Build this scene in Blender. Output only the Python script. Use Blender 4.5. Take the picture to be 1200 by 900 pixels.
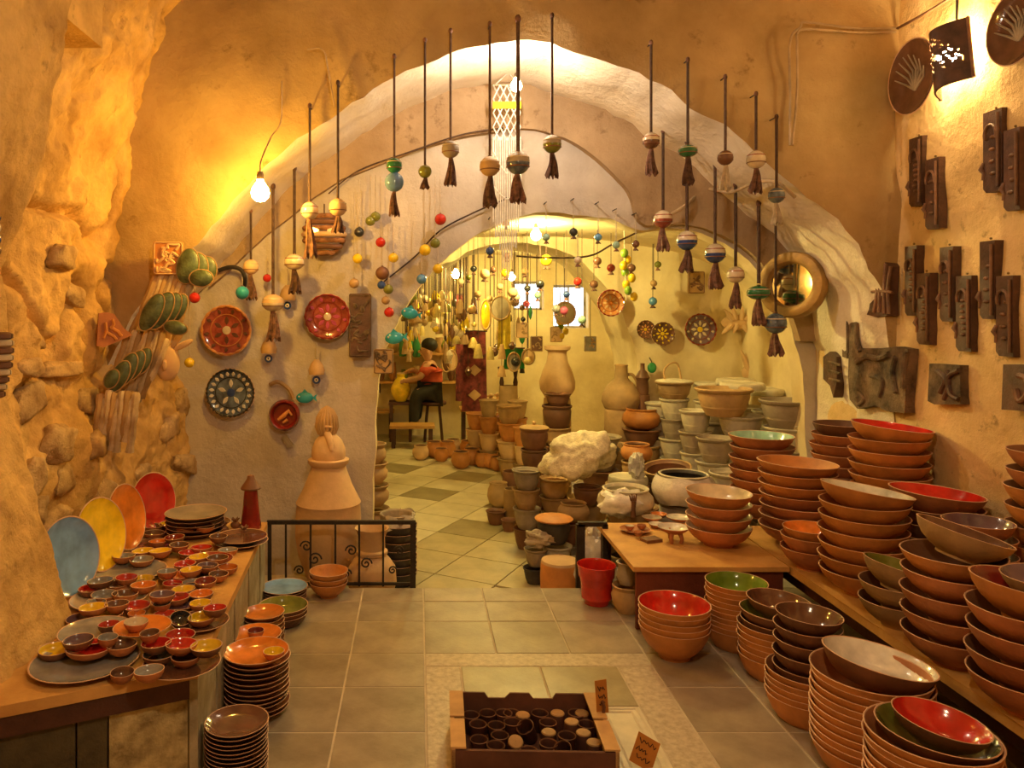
import bpy, math, random
from mathutils import Vector, Matrix, noise
R = random.Random(7)
PI = math.pi
for o in list(bpy.data.objects): bpy.data.objects.remove(o)
SC = bpy.context.scene
COL = SC.collection

# ------------------------------------------------------------ camera, world, exposure
FPX, VX, VY, CH = 900.0, 490.0, 365.0, 1.6
cd = bpy.data.cameras.new('camera'); cam = bpy.data.objects.new('camera', cd); COL.objects.link(cam)
cam.location = (0, 0, CH); cam.rotation_euler = (PI/2, 0, 0)
cd.sensor_width = 36; cd.lens = 27; cd.shift_x = (600-VX)/1200; cd.shift_y = -(450-VY)/1200
cd.clip_start = .05; cd.clip_end = 60
SC.camera = cam
w = bpy.data.worlds.new('sky'); SC.world = w; w.use_nodes = True
w.node_tree.nodes['Background'].inputs[0].default_value = (.82, .90, 1, 1)
w.node_tree.nodes['Background'].inputs[1].default_value = 3.0
SC.view_settings.view_transform = 'Standard'; SC.view_settings.look = 'None'
SC.view_settings.gamma = 1; SC.view_settings.use_curve_mapping = False
SC.view_settings.exposure = -0.06
# strength of each bulb glass (radiance), colour
LAMP = dict(globe=(440, (1, .54, .08)), clear=(700, (1, .82, .62)), inner=(1350, (1, .80, .27)),
            far=(620, (1, .78, .24)), sconce=(560, (1, .70, .30)), entry_fill=(820, (1, .76, .46)))

def P(x, y, Y):
    return Vector(((x-VX)/FPX*Y, Y, CH-(y-VY)/FPX*Y))
def PX(x, Y): return (x-VX)/FPX*Y
def PZ(y, Y): return CH-(y-VY)/FPX*Y

# ------------------------------------------------------------ materials
MATS = {}
def mat(name, col, rough=.6, var=.18, scale=6, bump=.15, bscale=None, col2=None, coat=0, spec=.5, metal=0,
        rnd=.12, fine=0, emit=None, speck=None, alpha=None):
    if name in MATS: return MATS[name]
    m = bpy.data.materials.new(name); m.use_nodes = True
    nt = m.node_tree; N = nt.nodes; L = nt.links
    b = N['Principled BSDF']
    tc = N.new('ShaderNodeTexCoord')
    nz = N.new('ShaderNodeTexNoise'); nz.inputs['Scale'].default_value = scale; nz.inputs['Detail'].default_value = 6
    nz.inputs['Roughness'].default_value = .6
    L.new(tc.outputs['Object'], nz.inputs['Vector'])
    cr = N.new('ShaderNodeValToRGB')
    c2 = col2 if col2 else tuple(max(0, c*(1-2*var)) for c in col)
    c1 = tuple(min(1, c*(1+var*.6)) for c in col)
    cr.color_ramp.elements[0].position = .32; cr.color_ramp.elements[0].color = (*c2, 1)
    cr.color_ramp.elements[1].position = .68; cr.color_ramp.elements[1].color = (*c1, 1)
    L.new(nz.outputs['Fac'], cr.inputs['Fac'])
    out = cr.outputs['Color']
    if speck:
        sn = N.new('ShaderNodeTexNoise'); sn.inputs['Scale'].default_value = speck; sn.inputs['Detail'].default_value = 5; sn.inputs['Roughness'].default_value = .7
        L.new(tc.outputs['Object'], sn.inputs['Vector'])
        sr = N.new('ShaderNodeValToRGB'); sr.color_ramp.elements[0].position = .60; sr.color_ramp.elements[1].position = .72
        sr.color_ramp.elements[0].color = (0, 0, 0, 1); sr.color_ramp.elements[1].color = (.75, .75, .75, 1)
        L.new(sn.outputs['Fac'], sr.inputs['Fac'])
        mx = N.new('ShaderNodeMix'); mx.data_type = 'RGBA';
        ia = [i for i in mx.inputs if i.name == 'A' and i.type == 'RGBA'][0]; ib = [i for i in mx.inputs if i.name == 'B' and i.type == 'RGBA'][0]
        ib.default_value = (col[0]*.34, col[1]*.28, col[2]*.22, 1)
        L.new(sr.outputs['Color'], mx.inputs['Factor']); L.new(out, ia)
        out = [o for o in mx.outputs if o.type == 'RGBA'][0]
    if rnd:
        oi = N.new('ShaderNodeObjectInfo'); mr = N.new('ShaderNodeMapRange')
        mr.inputs['To Min'].default_value = 1-rnd; mr.inputs['To Max'].default_value = 1+rnd
        L.new(oi.outputs['Random'], mr.inputs['Value'])
        hv = N.new('ShaderNodeHueSaturation'); L.new(mr.outputs['Result'], hv.inputs['Value']); L.new(out, hv.inputs['Color'])
        out = hv.outputs['Color']
    L.new(out, b.inputs['Base Color'])
    b.inputs['Roughness'].default_value = rough; b.inputs['Metallic'].default_value = metal
    b.inputs['Specular IOR Level'].default_value = spec
    b.inputs['Coat Weight'].default_value = coat; b.inputs['Coat Roughness'].default_value = .06
    if bump:
        n2 = N.new('ShaderNodeTexNoise'); n2.inputs['Scale'].default_value = bscale or scale*4; n2.inputs['Detail'].default_value = 8
        n2.inputs['Roughness'].default_value = .65
        L.new(tc.outputs['Object'], n2.inputs['Vector'])
        bp = N.new('ShaderNodeBump'); bp.inputs['Strength'].default_value = bump; bp.inputs['Distance'].default_value = .02
        L.new(n2.outputs['Fac'], bp.inputs['Height']); L.new(bp.outputs['Normal'], b.inputs['Normal'])
    if emit:
        b.inputs['Emission Color'].default_value = (*emit[1], 1); b.inputs['Emission Strength'].default_value = emit[0]
    if alpha is not None: b.inputs['Alpha'].default_value = alpha
    MATS[name] = m
    return m
def glaze(name, col, rough=.14, **k):
    return mat(name, col, rough, var=k.pop('var', .2), scale=k.pop('scale', 9), bump=.03, bscale=20, coat=.6, **k)

M = {}
M['plaster_ochre'] = mat('plaster_ochre', (.76, .49, .17), .92, .22, 3.2, 1.0, 16, col2=(.42, .235, .07), spec=.2, rnd=0, speck=7)
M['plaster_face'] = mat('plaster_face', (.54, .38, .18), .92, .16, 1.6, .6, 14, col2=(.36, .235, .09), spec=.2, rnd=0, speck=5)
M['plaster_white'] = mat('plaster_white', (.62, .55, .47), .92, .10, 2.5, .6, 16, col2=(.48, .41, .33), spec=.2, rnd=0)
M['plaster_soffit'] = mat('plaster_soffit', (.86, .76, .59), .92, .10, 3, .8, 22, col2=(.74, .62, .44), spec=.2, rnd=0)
M['plaster_tan_shaded'] = mat('plaster_tan_shaded', (.46, .33, .20), .92, .16, 2.2, .6, 14, col2=(.33, .22, .12), spec=.2, rnd=0, speck=6)
M['plaster_right'] = mat('plaster_right', (.80, .58, .29), .92, .18, 2.5, .9, 14, col2=(.62, .42, .18), spec=.2, rnd=0, speck=11)
M['plaster_inner'] = mat('plaster_inner', (.80, .68, .42), .92, .12, 2, .4, 12, col2=(.62, .48, .26), spec=.2, rnd=0)
M['stone'] = mat('stone', (.62, .43, .20), .95, .3, 9, 1.0, 22, col2=(.34, .20, .08), spec=.2, rnd=.15, speck=16)
M['tile'] = mat('tile', (.35, .29, .21), .30, .22, 5, .12, 30, col2=(.23, .185, .13), rnd=.10)
M['tile_pale'] = mat('tile_pale', (.36, .30, .18), .28, .16, 6, .1, 30, rnd=.06)
M['grout'] = mat('grout', (.58, .50, .38), .9, .1, 12, .2, rnd=0)
M['marble'] = mat('marble', (.52, .44, .33), .4, .2, 34, .15, 60, col2=(.36, .28, .19), rnd=.04)
M['cream_panel'] = mat('cream_panel', (.72, .66, .50), .4, .1, 8, .1, rnd=0)
M['slab_pale'] = mat('slab_pale', (.62, .55, .36), .4, .1, 5, .1, 25, rnd=.05)
M['slab_mid'] = mat('slab_mid', (.44, .37, .20), .38, .15, 5, .1, 25, rnd=.08)
M['slab_dark'] = mat('slab_dark', (.30, .25, .13), .38, .15, 5, .1, 25, rnd=.05)
M['clay'] = mat('clay', (.46, .17, .06), .62, .2, 7, .15, 40, rnd=.16)
M['clay_orange'] = mat('clay_orange', (.62, .25, .06), .55, .16, 7, .12, 40, rnd=.12)
M['clay_rim'] = mat('clay_rim', (.66, .40, .24), .6, .12, 9, .05, rnd=.08)
M['clay_dark'] = mat('clay_dark', (.20, .085, .04), .55, .2, 7, .12, 40, rnd=.2)
M['clay_pale'] = mat('clay_pale', (.72, .47, .24), .75, .14, 4, .2, 30, rnd=.08)
M['clay_tan'] = mat('clay_tan', (.50, .31, .13), .7, .2, 5, .2, 30, rnd=.2)
M['clay_grey'] = mat('clay_grey', (.40, .32, .22), .7, .2, 6, .25, 30, rnd=.18)
M['clay_lime'] = mat('clay_lime', (.70, .62, .45), .8, .18, 6, .25, 30, rnd=.12)
M['clay_black'] = mat('clay_black', (.06, .05, .045), .6, .3, 8, .2, 30, rnd=.2)
for n, c in dict(red=(.62, .025, .015), darkred=(.25, .02, .015), orange=(.80, .24, .03), yellow=(.90, .60, .02), blue=(.22, .42, .76),
                 grey=(.32, .31, .29), olive=(.19, .20, .03), green=(.18, .32, .03), mint=(.38, .62, .48), white=(.78, .74, .64),
                 brown=(.16, .07, .04), purple=(.17, .10, .13), cream=(.76, .62, .42), black=(.03, .03, .03), teal=(.02, .30, .38),
                 bottle=(.02, .16, .06), navy=(.03, .07, .25), sky=(.10, .30, .55), turq=(.03, .38, .50), pink=(.6, .1, .2)).items():
    M['g_'+n] = glaze('glaze_'+n, c)
M['wood_top'] = mat('wood_top', (.62, .36, .11), .5, .25, 3, .2, 30, col2=(.42, .20, .05), rnd=.05)
M['wood_dark'] = mat('wood_dark', (.10, .035, .02), .6, .3, 4, .3, 30, rnd=.1)
M['wood_red'] = mat('wood_red', (.20, .045, .02), .6, .3, 4, .25, 26, rnd=.1)
M['wood_grey'] = mat('wood_grey', (.42, .36, .24), .75, .35, 5, .4, 26, col2=(.15, .12, .06), rnd=.1)
M['board_green'] = mat('board_green', (.10, .08, .035), .8, .4, 6, .4, 30, col2=(.04, .03, .015), rnd=.2)
M['flake'] = mat('flake', (.55, .45, .22), .85, .5, 12, .5, 40, col2=(.16, .11, .04), rnd=0)
M['iron'] = mat('iron', (.035, .025, .02), .6, .3, 10, .3, rnd=.1, spec=.4)
M['cord'] = mat('cord', (.10, .055, .035), .9, .3, 30, .2, rnd=.3)
M['cord_pale'] = mat('cord_pale', (.55, .45, .32), .9, .2, 30, .2, rnd=.2)
M['cable'] = mat('cable', (.52, .38, .22), .6, .2, 8, .1, rnd=.1)
M['tassel'] = mat('tassel', (.20, .095, .06), .9, .4, 30, .3, rnd=.4)
M['thread'] = mat('thread', (.80, .76, .66), .9, .12, 30, .2, rnd=0)
M['thread_yellow'] = mat('thread_yellow', (.82, .66, .03), .9, .1, 30, .2, rnd=0)
M['relief'] = mat('relief', (.115, .05, .028), .5, .3, 12, .3, 40, rnd=.2)
M['relief_edge'] = mat('relief_edge', (.24, .115, .06), .45, .3, 12, .3, 40, rnd=.15)
M['relief_grey'] = mat('relief_grey', (.20, .13, .07), .7, .4, 10, .7, 34, rnd=.2)
M['card'] = mat('card', (.62, .38, .16), .85, .15, 6, .1, rnd=.05)
M['card_dark'] = mat('card_dark', (.13, .05, .03), .85, .25, 6, .1, rnd=.05)
M['cup'] = mat('cup', (.085, .03, .02), .5, .3, 8, .1, rnd=.3)
M['paper_orange'] = mat('paper_orange', (.50, .20, .03), .9, .15, 8, .05, rnd=.05)
M['ink'] = mat('ink', (.05, .02, .01), .8, 0, 5, 0, rnd=0)
M['plastic'] = mat('plastic', (.80, .74, .64), .25, .15, 10, .4, 18, rnd=.05, coat=.5)
M['sack'] = mat('sack', (.74, .66, .46), .8, .22, 30, .5, 90, col2=(.52, .43, .26), rnd=.05)
M['skin'] = mat('skin', (.62, .34, .20), .6, .08, 6, 0, rnd=0)
M['hair'] = mat('hair', (.012, .01, .008), .6, .2, 20, .2, rnd=0)
M['shirt'] = mat('shirt', (.62, .10, .04), .85, .15, 8, .2, rnd=0)
M['trousers'] = mat('trousers', (.035, .035, .03), .85, .2, 8, .2, rnd=0)
M['basket'] = mat('basket', (.42, .18, .07), .8, .4, 20, .6, 50, rnd=.1)
M['mirror'] = mat('mirror', (.75, .72, .60), .06, .05, 3, 0, metal=1, rnd=0)
M['brass'] = mat('brass', (.40, .24, .07), .45, .25, 8, .3, rnd=.1, metal=.4)
M['brass_cap'] = mat('brass_cap', (.25, .16, .08), .5, .2, 8, .1, rnd=0, metal=.6)
M['shell'] = mat('shell', (.70, .52, .16), .5, .3, 8, .2, rnd=.45)
M['glass_green'] = mat('glass_green', (.03, .25, .08), .1, .2, 8, .05, coat=.5, rnd=.2)
M['cloth_green'] = mat('cloth_green', (.03, .32, .08), .9, .2, 8, .2, rnd=.1)
M['cloth_yellow'] = mat('cloth_yellow', (.80, .62, .06), .9, .2, 8, .2, rnd=.1)
M['carpet'] = mat('carpet', (.22, .04, .035), .95, .5, 14, .4, 60, col2=(.05, .015, .012), rnd=.1)
M['pottery_blue'] = glaze('pottery_blue', (.15, .20, .26), col2=(.03, .035, .05), scale=14)
M['pot_spot'] = glaze('pot_spot', (.42, .10, .06), col2=(.20, .03, .02), scale=22)
M['mottled_green'] = mat('mottled_green', (.12, .17, .08), .35, .3, 16, .4, 30, col2=(.02, .03, .015), coat=.3)
M['cream_tube'] = mat('cream_tube', (.66, .54, .36), .75, .2, 9, .3, 30, col2=(.40, .27, .14))
for k, (s, c) in LAMP.items():
    M['bulb_'+k] = mat('bulb_'+k, (.9, .85, .75), .3, 0, 5, 0, rnd=0, emit=(s, c))

# ------------------------------------------------------------ mesh building
class MB:
    def __init__(s): s.v = []; s.f = []; s.m = []
    def add(s, vs, fs, mi=0):
        b = len(s.v); s.v += [tuple(v) for v in vs]
        for f in fs: s.f.append(tuple(b+i for i in f)); s.m.append(mi)
        return s
    def box(s, c, d, mi=0, mtx=None):
        c = Vector(c); x, y, z = d[0]/2, d[1]/2, d[2]/2
        vs = [Vector((a*x, b*y, e*z)) for a in (-1, 1) for b in (-1, 1) for e in (-1, 1)]
        if mtx: vs = [mtx @ v for v in vs]
        return s.add([v+c for v in vs], [(0, 1, 3, 2), (4, 6, 7, 5), (0, 4, 5, 1), (2, 3, 7, 6), (0, 2, 6, 4), (1, 5, 7, 3)], mi)
    def lathe(s, prof, seg=24, mis=0, mtx=None):
        n = len(prof); vs = []
        for (r, z) in prof:
            for k in range(seg):
                a = 2*PI*k/seg; vs.append(Vector((r*math.cos(a), r*math.sin(a), z)))
        if mtx: vs = [mtx @ v for v in vs]
        b = len(s.v); s.v += [tuple(v) for v in vs]
        for i in range(n-1):
            mi = mis if isinstance(mis, int) else mis[i]
            for k in range(seg):
                k2 = (k+1) % seg
                s.f.append((b+i*seg+k, b+i*seg+k2, b+(i+1)*seg+k2, b+(i+1)*seg+k)); s.m.append(mi)
        return s
    def tube(s, pts, r, seg=8, mi=0, cap=True):
        pts = [Vector(p) for p in pts]; n = len(pts)
        rs = r if isinstance(r, (list, tuple)) else [r]*n
        b = len(s.v); up = None
        for i in range(n):
            d = (pts[min(i+1, n-1)]-pts[max(i-1, 0)])
            d = d.normalized() if d.length > 1e-9 else Vector((0, 0, 1))
            if up is None:
                up = Vector((1, 0, 0)) if abs(d.x) < .8 else Vector((0, 1, 0))
            a1 = d.cross(up)
            if a1.length < 1e-6: a1 = d.cross(Vector((0, 1, .3)))
            a1.normalize(); a2 = d.cross(a1).normalized(); up = a1.cross(d) if a1.cross(d).length else up
            for k in range(seg):
                t = 2*PI*k/seg; s.v.append(tuple(pts[i]+(a1*math.cos(t)+a2*math.sin(t))*rs[i]))
        for i in range(n-1):
            for k in range(seg):
                k2 = (k+1) % seg
                s.f.append((b+i*seg+k, b+i*seg+k2, b+(i+1)*seg+k2, b+(i+1)*seg+k)); s.m.append(mi)
        if cap:
            s.f.append(tuple(b+k for k in reversed(range(seg)))); s.m.append(mi)
            s.f.append(tuple(b+(n-1)*seg+k for k in range(seg))); s.m.append(mi)
        return s
    def ball(s, c, r, seg=14, rings=8, mi=0, mtx=None):
        rr = r if isinstance(r, (list, tuple)) else (r, r, r)
        c = Vector(c); vs = [Vector((0, 0, -1))]
        for i in range(1, rings):
            t = PI*i/rings
            for k in range(seg):
                a = 2*PI*k/seg; vs.append(Vector((math.sin(t)*math.cos(a), math.sin(t)*math.sin(a), -math.cos(t))))
        vs.append(Vector((0, 0, 1)))
        vs = [Vector((v.x*rr[0], v.y*rr[1], v.z*rr[2])) for v in vs]
        if mtx: vs = [mtx @ v for v in vs]
        fs = [(0, 1+(k+1) % seg, 1+k) for k in range(seg)]
        for i in range(rings-2):
            for k in range(seg):
                a, b_ = 1+i*seg+k, 1+i*seg+(k+1) % seg
                fs.append((a, b_, b_+seg, a+seg))
        e = len(vs)-1; o = 1+(rings-2)*seg
        fs += [(e, o+k, o+(k+1) % seg) for k in range(seg)]
        return s.add([v+c for v in vs], fs, mi)
    def prism(s, out, y0, y1, mi=0, mtx=None):
        # outline in x,z (counter-clockwise seen from -Y), extruded y0 (front) .. y1
        n = len(out); vs = [Vector((x, y0, z)) for x, z in out]+[Vector((x, y1, z)) for x, z in out]
        if mtx: vs = [mtx @ v for v in vs]
        fs = [tuple(range(n)), tuple(reversed(range(n, 2*n)))]
        fs += [(i, i+n, (i+1) % n+n, (i+1) % n) for i in range(n)]
        return s.add(vs, fs, mi)
    def grid(s, fn, nu, nv, mi=0, flip=False):
        b = len(s.v)
        for i in range(nu+1):
            for j in range(nv+1): s.v.append(tuple(fn(i/nu, j/nv)))
        for i in range(nu):
            for j in range(nv):
                a = b+i*(nv+1)+j; q = (a, a+nv+1, a+nv+2, a+1)
                s.f.append(q[::-1] if flip else q); s.m.append(mi)
        return s
    def mesh(s, name, mats, smooth=True, angle=40):
        me = bpy.data.meshes.new(name); me.from_pydata(s.v, [], s.f)
        for m in mats: me.materials.append(M[m] if isinstance(m, str) else m)
        if any(s.m): me.polygons.foreach_set('material_index', s.m)
        if smooth:
            me.polygons.foreach_set('use_smooth', [True]*len(s.f))
            me.update()
            try: me.set_sharp_from_angle(angle=math.radians(angle))
            except Exception: pass
        me.validate(); me.update()
        return me
    def build(s, name, mats, parent=None, loc=(0, 0, 0), rot=(0, 0, 0), smooth=True, angle=40):
        if isinstance(mats, str): mats = [mats]
        return ob(name, s.mesh(name, mats, smooth, angle), parent, loc, rot)

def ob(name, me, parent=None, loc=(0, 0, 0), rot=(0, 0, 0), scale=(1, 1, 1)):
    o = bpy.data.objects.new(name, me); COL.objects.link(o)
    o.location = loc; o.rotation_euler = rot; o.scale = scale
    if parent: o.parent = parent
    return o
def tag(o, label, cat, group=None):
    o['label'] = label; o['category'] = cat
    if group: o['group'] = group
    return o
def thing(name, label, cat, loc=(0, 0, 0), rot=(0, 0, 0), group=None):
    o = bpy.data.objects.new(name, None); COL.objects.link(o); o.empty_display_size = .05
    o.location = loc; o.rotation_euler = rot
    return tag(o, label, cat, group)
def struct(o, label=None, cat=None):
    o['kind'] = 'structure'
    if label: o['label'] = label
    o['category'] = cat or 'structure'
    return o
def fbm(p, s=1.0, o=4):
    return noise.fractal(Vector(p)*s, .9, 2.1, o)
def sstep(a, b, x):
    t = max(0, min(1, (x-a)/(b-a))); return t*t*(3-2*t)
def lerp(a, b, t): return a+(b-a)*t
def interp(tab, x):
    if x <= tab[0][0]: return tab[0][1]
    for (x0, y0), (x1, y1) in zip(tab, tab[1:]):
        if x <= x1: return lerp(y0, y1, (x-x0)/(x1-x0))
    return tab[-1][1]
def catmull(pts, n):
    out = []; k = len(pts)
    for i in range(k-1):
        p0, p1, p2, p3 = pts[max(i-1, 0)], pts[i], pts[i+1], pts[min(i+2, k-1)]
        for j in range(n):
            t = j/n
            out.append(tuple(.5*(2*b+(c-a)*t+(2*a-5*b+4*c-d)*t*t+(3*b-a-3*c+d)*t**3) for a, b, c, d in zip(p0, p1, p2, p3)))
    out.append(tuple(pts[-1])); return out
# ------------------------------------------------------------ the room
YA0, YA1, YB1, YC0, YC1, YD = 4.30, 5.15, 5.35, 7.0, 7.9, 11.0
ZL = -.16          # lower floor behind the step
XR = 2.68          # right wall
def arch_wall(name, curve, y0, y1, xmin, xmax, ztop, mats, label, amp=.015, rag=.012, seed=0, cx=None, nf=14, ns=10, back=True):
    cv = catmull(curve, 8)
    zb = cv[0][1]; cx = cx if cx is not None else (cv[0][0]+cv[-1][0])/2
    pts = []
    for i, (x, z) in enumerate(cv):
        n = fbm((x*3+seed, z*3, 7), 1.3)*rag
        d = Vector((x-cx, z-zb)); d = d.normalized() if d.length else d
        pts.append((x+d.x*n, z+d.y*n))
    outer = []
    for (x, z) in pts:
        dx, dz = x-cx, max(z-zb, 1e-6); t = 1e9
        if dx < 0: t = min(t, (xmin-cx)/dx)
        if dx > 0: t = min(t, (xmax-cx)/dx)
        t = min(t, (ztop-zb)/dz)
        outer.append((cx+dx*t, zb+dz*t))
    n = len(pts)-1
    def front(u, v):
        i = min(int(round(u*n)), n); a, b = pts[i], outer[i]
        x, z = lerp(a[0], b[0], v), lerp(a[1], b[1], v)
        return (x, y0-(fbm((x, seed, z), 1.1)*amp*2.2+fbm((x, seed+5, z), 4)*amp*.6)*min(1, v*8)+(.018*max(0, 1-v*10)**2), z)
    def sof(u, v):
        i = min(int(round(u*n)), n); x, z = pts[i]; y = lerp(y0+.018, y1, v)
        d = Vector((x-cx, z-zb)).normalized() if (x-cx or z-zb) else Vector((0, 1))
        k = fbm((x*1.5, y*1.5+seed, z*1.5), 1.2)*amp*1.6*math.sin(PI*v)
        return (x+d.x*k, y, z+d.y*k)
    mb = MB().grid(front, n, nf, 0, flip=True).grid(sof, n, ns, 1)
    if back: mb.grid(lambda u, v: (lerp(pts[min(int(round(u*n)), n)][0], outer[min(int(round(u*n)), n)][0], v), y1, lerp(pts[min(int(round(u*n)), n)][1], outer[min(int(round(u*n)), n)][1], v)), n, 1, 2 if len(mats) > 2 else 0)
    return struct(mb.build(name, mats, angle=60), label), pts

# front floor: slab with tiles
fl = struct(MB().box((.6, 1.45, -.2465), (5.2, 5.96, .5), 0).box((1.86, 4.62, -.2465), (1.7, .36, .5)).build('floor', ['grout'], smooth=False), 'grey stone tiled floor of the front room')
rows = [-1.4, -.99, -.64, -.29, .06, .41, .76, 1.11, 1.46, 1.81, 2.16, 2.53, 2.91, 3.26, 3.58, 3.95, 4.22, 4.43]
cols = [-2.0+.345*i for i in range(0)]
cols = [-1.695, -1.35, -1.005, -.66, -.315, .03, .365, .71, 1.055, 1.40, 1.745, 2.09, 2.435, 2.78]
def tile(name, x0, x1, y0, y1, m, parent, z=.006, g=.0028, h=.016):
    b = .003; a = [(x0+g, y0+g), (x1-g, y0+g), (x1-g, y1-g), (x0+g, y1-g)]
    i = [(x0+g+b, y0+g+b), (x1-g-b, y0+g+b), (x1-g-b, y1-g-b), (x0+g+b, y1-g-b)]
    cxx, cyy = (x0+x1)/2, (y0+y1)/2
    vs = [(p[0]-cxx, p[1]-cyy, -h) for p in a]+[(p[0]-cxx, p[1]-cyy, -b) for p in a]+[(p[0]-cxx, p[1]-cyy, 0) for p in i]
    fs = [(3, 2, 1, 0), (8, 9, 10, 11)]+[(k, (k+1) % 4, (k+1) % 4+4, k+4) for k in range(4)]+[(k+4, (k+1) % 4+4, (k+1) % 4+8, k+8) for k in range(4)]
    return MB().add(vs, fs).build(name, m, parent, (cxx, cyy, z), smooth=False)
FX0, FX1, FY1 = .03, 1.055, 3.60   # inlaid marble frame
for j in range(len(rows)-1):
    for i in range(len(cols)-1):
        x0, x1, y0, y1 = cols[i], cols[i+1], rows[j], rows[j+1]
        if x0 >= FX0-.01 and x1 <= FX1+.01 and y1 <= FY1+.05 and y0 > 1.4: continue
        tile('floor_tile', x0, x1, y0, y1, 'tile', fl, .006+R.uniform(-.001, .001))
tile('marble_border', FX0, FX1, 3.45, 3.585, 'marble', fl, .006)
tile('marble_border', FX0, FX0+.16, 1.46, 3.45, 'marble', fl, .006)
tile('marble_border', FX1-.16, FX1, 1.46, 3.45, 'marble', fl, .006)
for (x0, x1, y0, y1) in [(.19, .545, 3.1, 3.45), (.545, .895, 3.1, 3.45), (.19, .545, 2.75, 3.1), (.19, .545, 2.3, 2.75), (.545, .70, 2.3, 3.1), (.19, .895, 1.46, 2.3)]:
    tile('floor_tile', x0, x1, y0, y1, 'tile_pale', fl, .006)
cp = tile('cream_panel', .70, .895, 2.3, 3.1, 'cream_panel', fl, .006)
for d in (.02, .045):
    mb = MB()
    for (a, b) in (((-.0975+d, .4-d), (.0975-d, .4-d)), ((.0975-d, .4-d), (.0975-d, -.4+d)), ((.0975-d, -.4+d), (-.0975+d, -.4+d)), ((-.0975+d, -.4+d), (-.0975+d, .4-d))):
        mb.tube([(*a, .0), (*b, .0)], .005, 6)
    mb.build('panel_moulding', 'cream_panel', cp)

# lower floor
fl2 = struct(MB().box((.8, 8.2, ZL-.06), (6.4, 7.6, .1)).build('floor', ['grout'], smooth=False), 'warm stone slab floor of the lower vaulted room')
ang = math.radians(29); ts = .44
ca, sa = math.cos(ang), math.sin(ang)
tm = {}
for i in range(-12, 16):
    for j in range(-3, 18):
        cx = .6+ (i*ts)*ca - (j*ts)*sa*-1 - 1.6; cy = 4.5+(j*ts)*ca - (i*ts)*sa
        if not (-.75 < cx < 2.6 and 4.66 < cy < 10.8): continue
        u, v = i % 4, j % 4
        dia = (-.9 < cx < .9 and 6.0 < cy < 9.6)
        k = 'slab_mid'
        if dia: k = 'slab_dark' if (u in (1, 3) and v in (1, 3)) else 'slab_pale'
        if k not in tm:
            h = ts/2-.004
            tm[k] = MB().box((0, 0, -.008), (2*h, 2*h, .016)).mesh('floor_slab', [k], smooth=False)
        ob('floor_slab', tm[k], fl2, (cx, cy, ZL+.004), (0, 0, -ang))

# arch A (front), wall B with hanging dishes, wall C
curveA = [(-1.92, 0), (-1.92, .6), (-1.82, 1.15), (-1.56, 1.62), (-1.24, 1.98), (-.90, 2.37), (-.43, 2.73), (.05, 3.0), (.5, 3.12), (1.0, 3.04), (1.48, 2.80), (1.96, 2.46), (2.40, 2.06), (2.60, 1.7), (2.67, 1.2), (2.68, .6), (2.68, 0)]
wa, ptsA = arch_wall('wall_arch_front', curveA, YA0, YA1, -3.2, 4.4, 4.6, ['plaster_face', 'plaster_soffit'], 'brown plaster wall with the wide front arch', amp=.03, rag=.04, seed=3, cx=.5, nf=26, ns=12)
cb = [(437, 700), (437, 600), (440, 500), (447, 430), (465, 380), (500, 325), (537, 290), (575, 266), (610, 253), (650, 248), (700, 254), (745, 266), (795, 268), (840, 280), (882, 310), (915, 350), (934, 400), (944, 470), (948, 600), (948, 700)]
curveB = [(PX(x, YA1+.01), PZ(y, YA1+.01)) for x, y in cb]
curveB[0] = (curveB[0][0], ZL-.02); curveB[-1] = (curveB[-1][0], ZL-.02)
wb, ptsB = arch_wall('wall_middle', curveB, YA1+.01, YB1, -3.0, 4.2, 4.4, ['plaster_white', 'plaster_inner'], 'pale plaster wall with a low arch hung with dishes', amp=.012, rag=.02, seed=11, cx=.9, nf=24, ns=4)
# tan plaster band by the middle wall, vault shade put into its colour
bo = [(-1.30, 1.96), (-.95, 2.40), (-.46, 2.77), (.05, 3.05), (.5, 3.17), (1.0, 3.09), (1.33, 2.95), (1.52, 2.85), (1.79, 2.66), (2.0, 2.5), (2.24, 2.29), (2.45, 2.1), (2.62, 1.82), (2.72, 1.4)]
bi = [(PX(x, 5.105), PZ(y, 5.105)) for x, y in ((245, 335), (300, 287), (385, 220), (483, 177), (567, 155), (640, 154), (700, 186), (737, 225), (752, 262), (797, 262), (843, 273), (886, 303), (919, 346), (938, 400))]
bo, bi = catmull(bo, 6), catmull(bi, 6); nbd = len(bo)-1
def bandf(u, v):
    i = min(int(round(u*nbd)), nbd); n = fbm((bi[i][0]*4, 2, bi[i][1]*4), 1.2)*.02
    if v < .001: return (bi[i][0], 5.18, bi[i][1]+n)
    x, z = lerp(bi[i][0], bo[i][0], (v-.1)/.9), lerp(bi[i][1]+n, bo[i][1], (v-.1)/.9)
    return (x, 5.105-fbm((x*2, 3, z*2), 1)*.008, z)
struct(MB().grid(bandf, nbd, 10, flip=True).build('trim_2', ['plaster_tan_shaded'], angle=50), 'tan plaster band above the pale wall coloured as shaded vault')
cc = [(-.5, ZL-.02), (-.5, .7), (-.45, 1.2), (-.28, 1.62), (.08, 1.95), (.39, 2.1), (.855, 2.24), (1.24, 2.17), (1.56, 1.99), (1.83, 1.64), (1.98, 1.25), (2.04, .78), (2.05, ZL-.02)]
wc, ptsC = arch_wall('wall_inner_arch', cc, YC0, YC1, -2.4, 4.0, 3.6, ['plaster_inner', 'plaster_inner'], 'yellow lit plaster wall with the third arch', amp=.02, rag=.03, seed=19, cx=.8, nf=14, ns=8)

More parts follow.
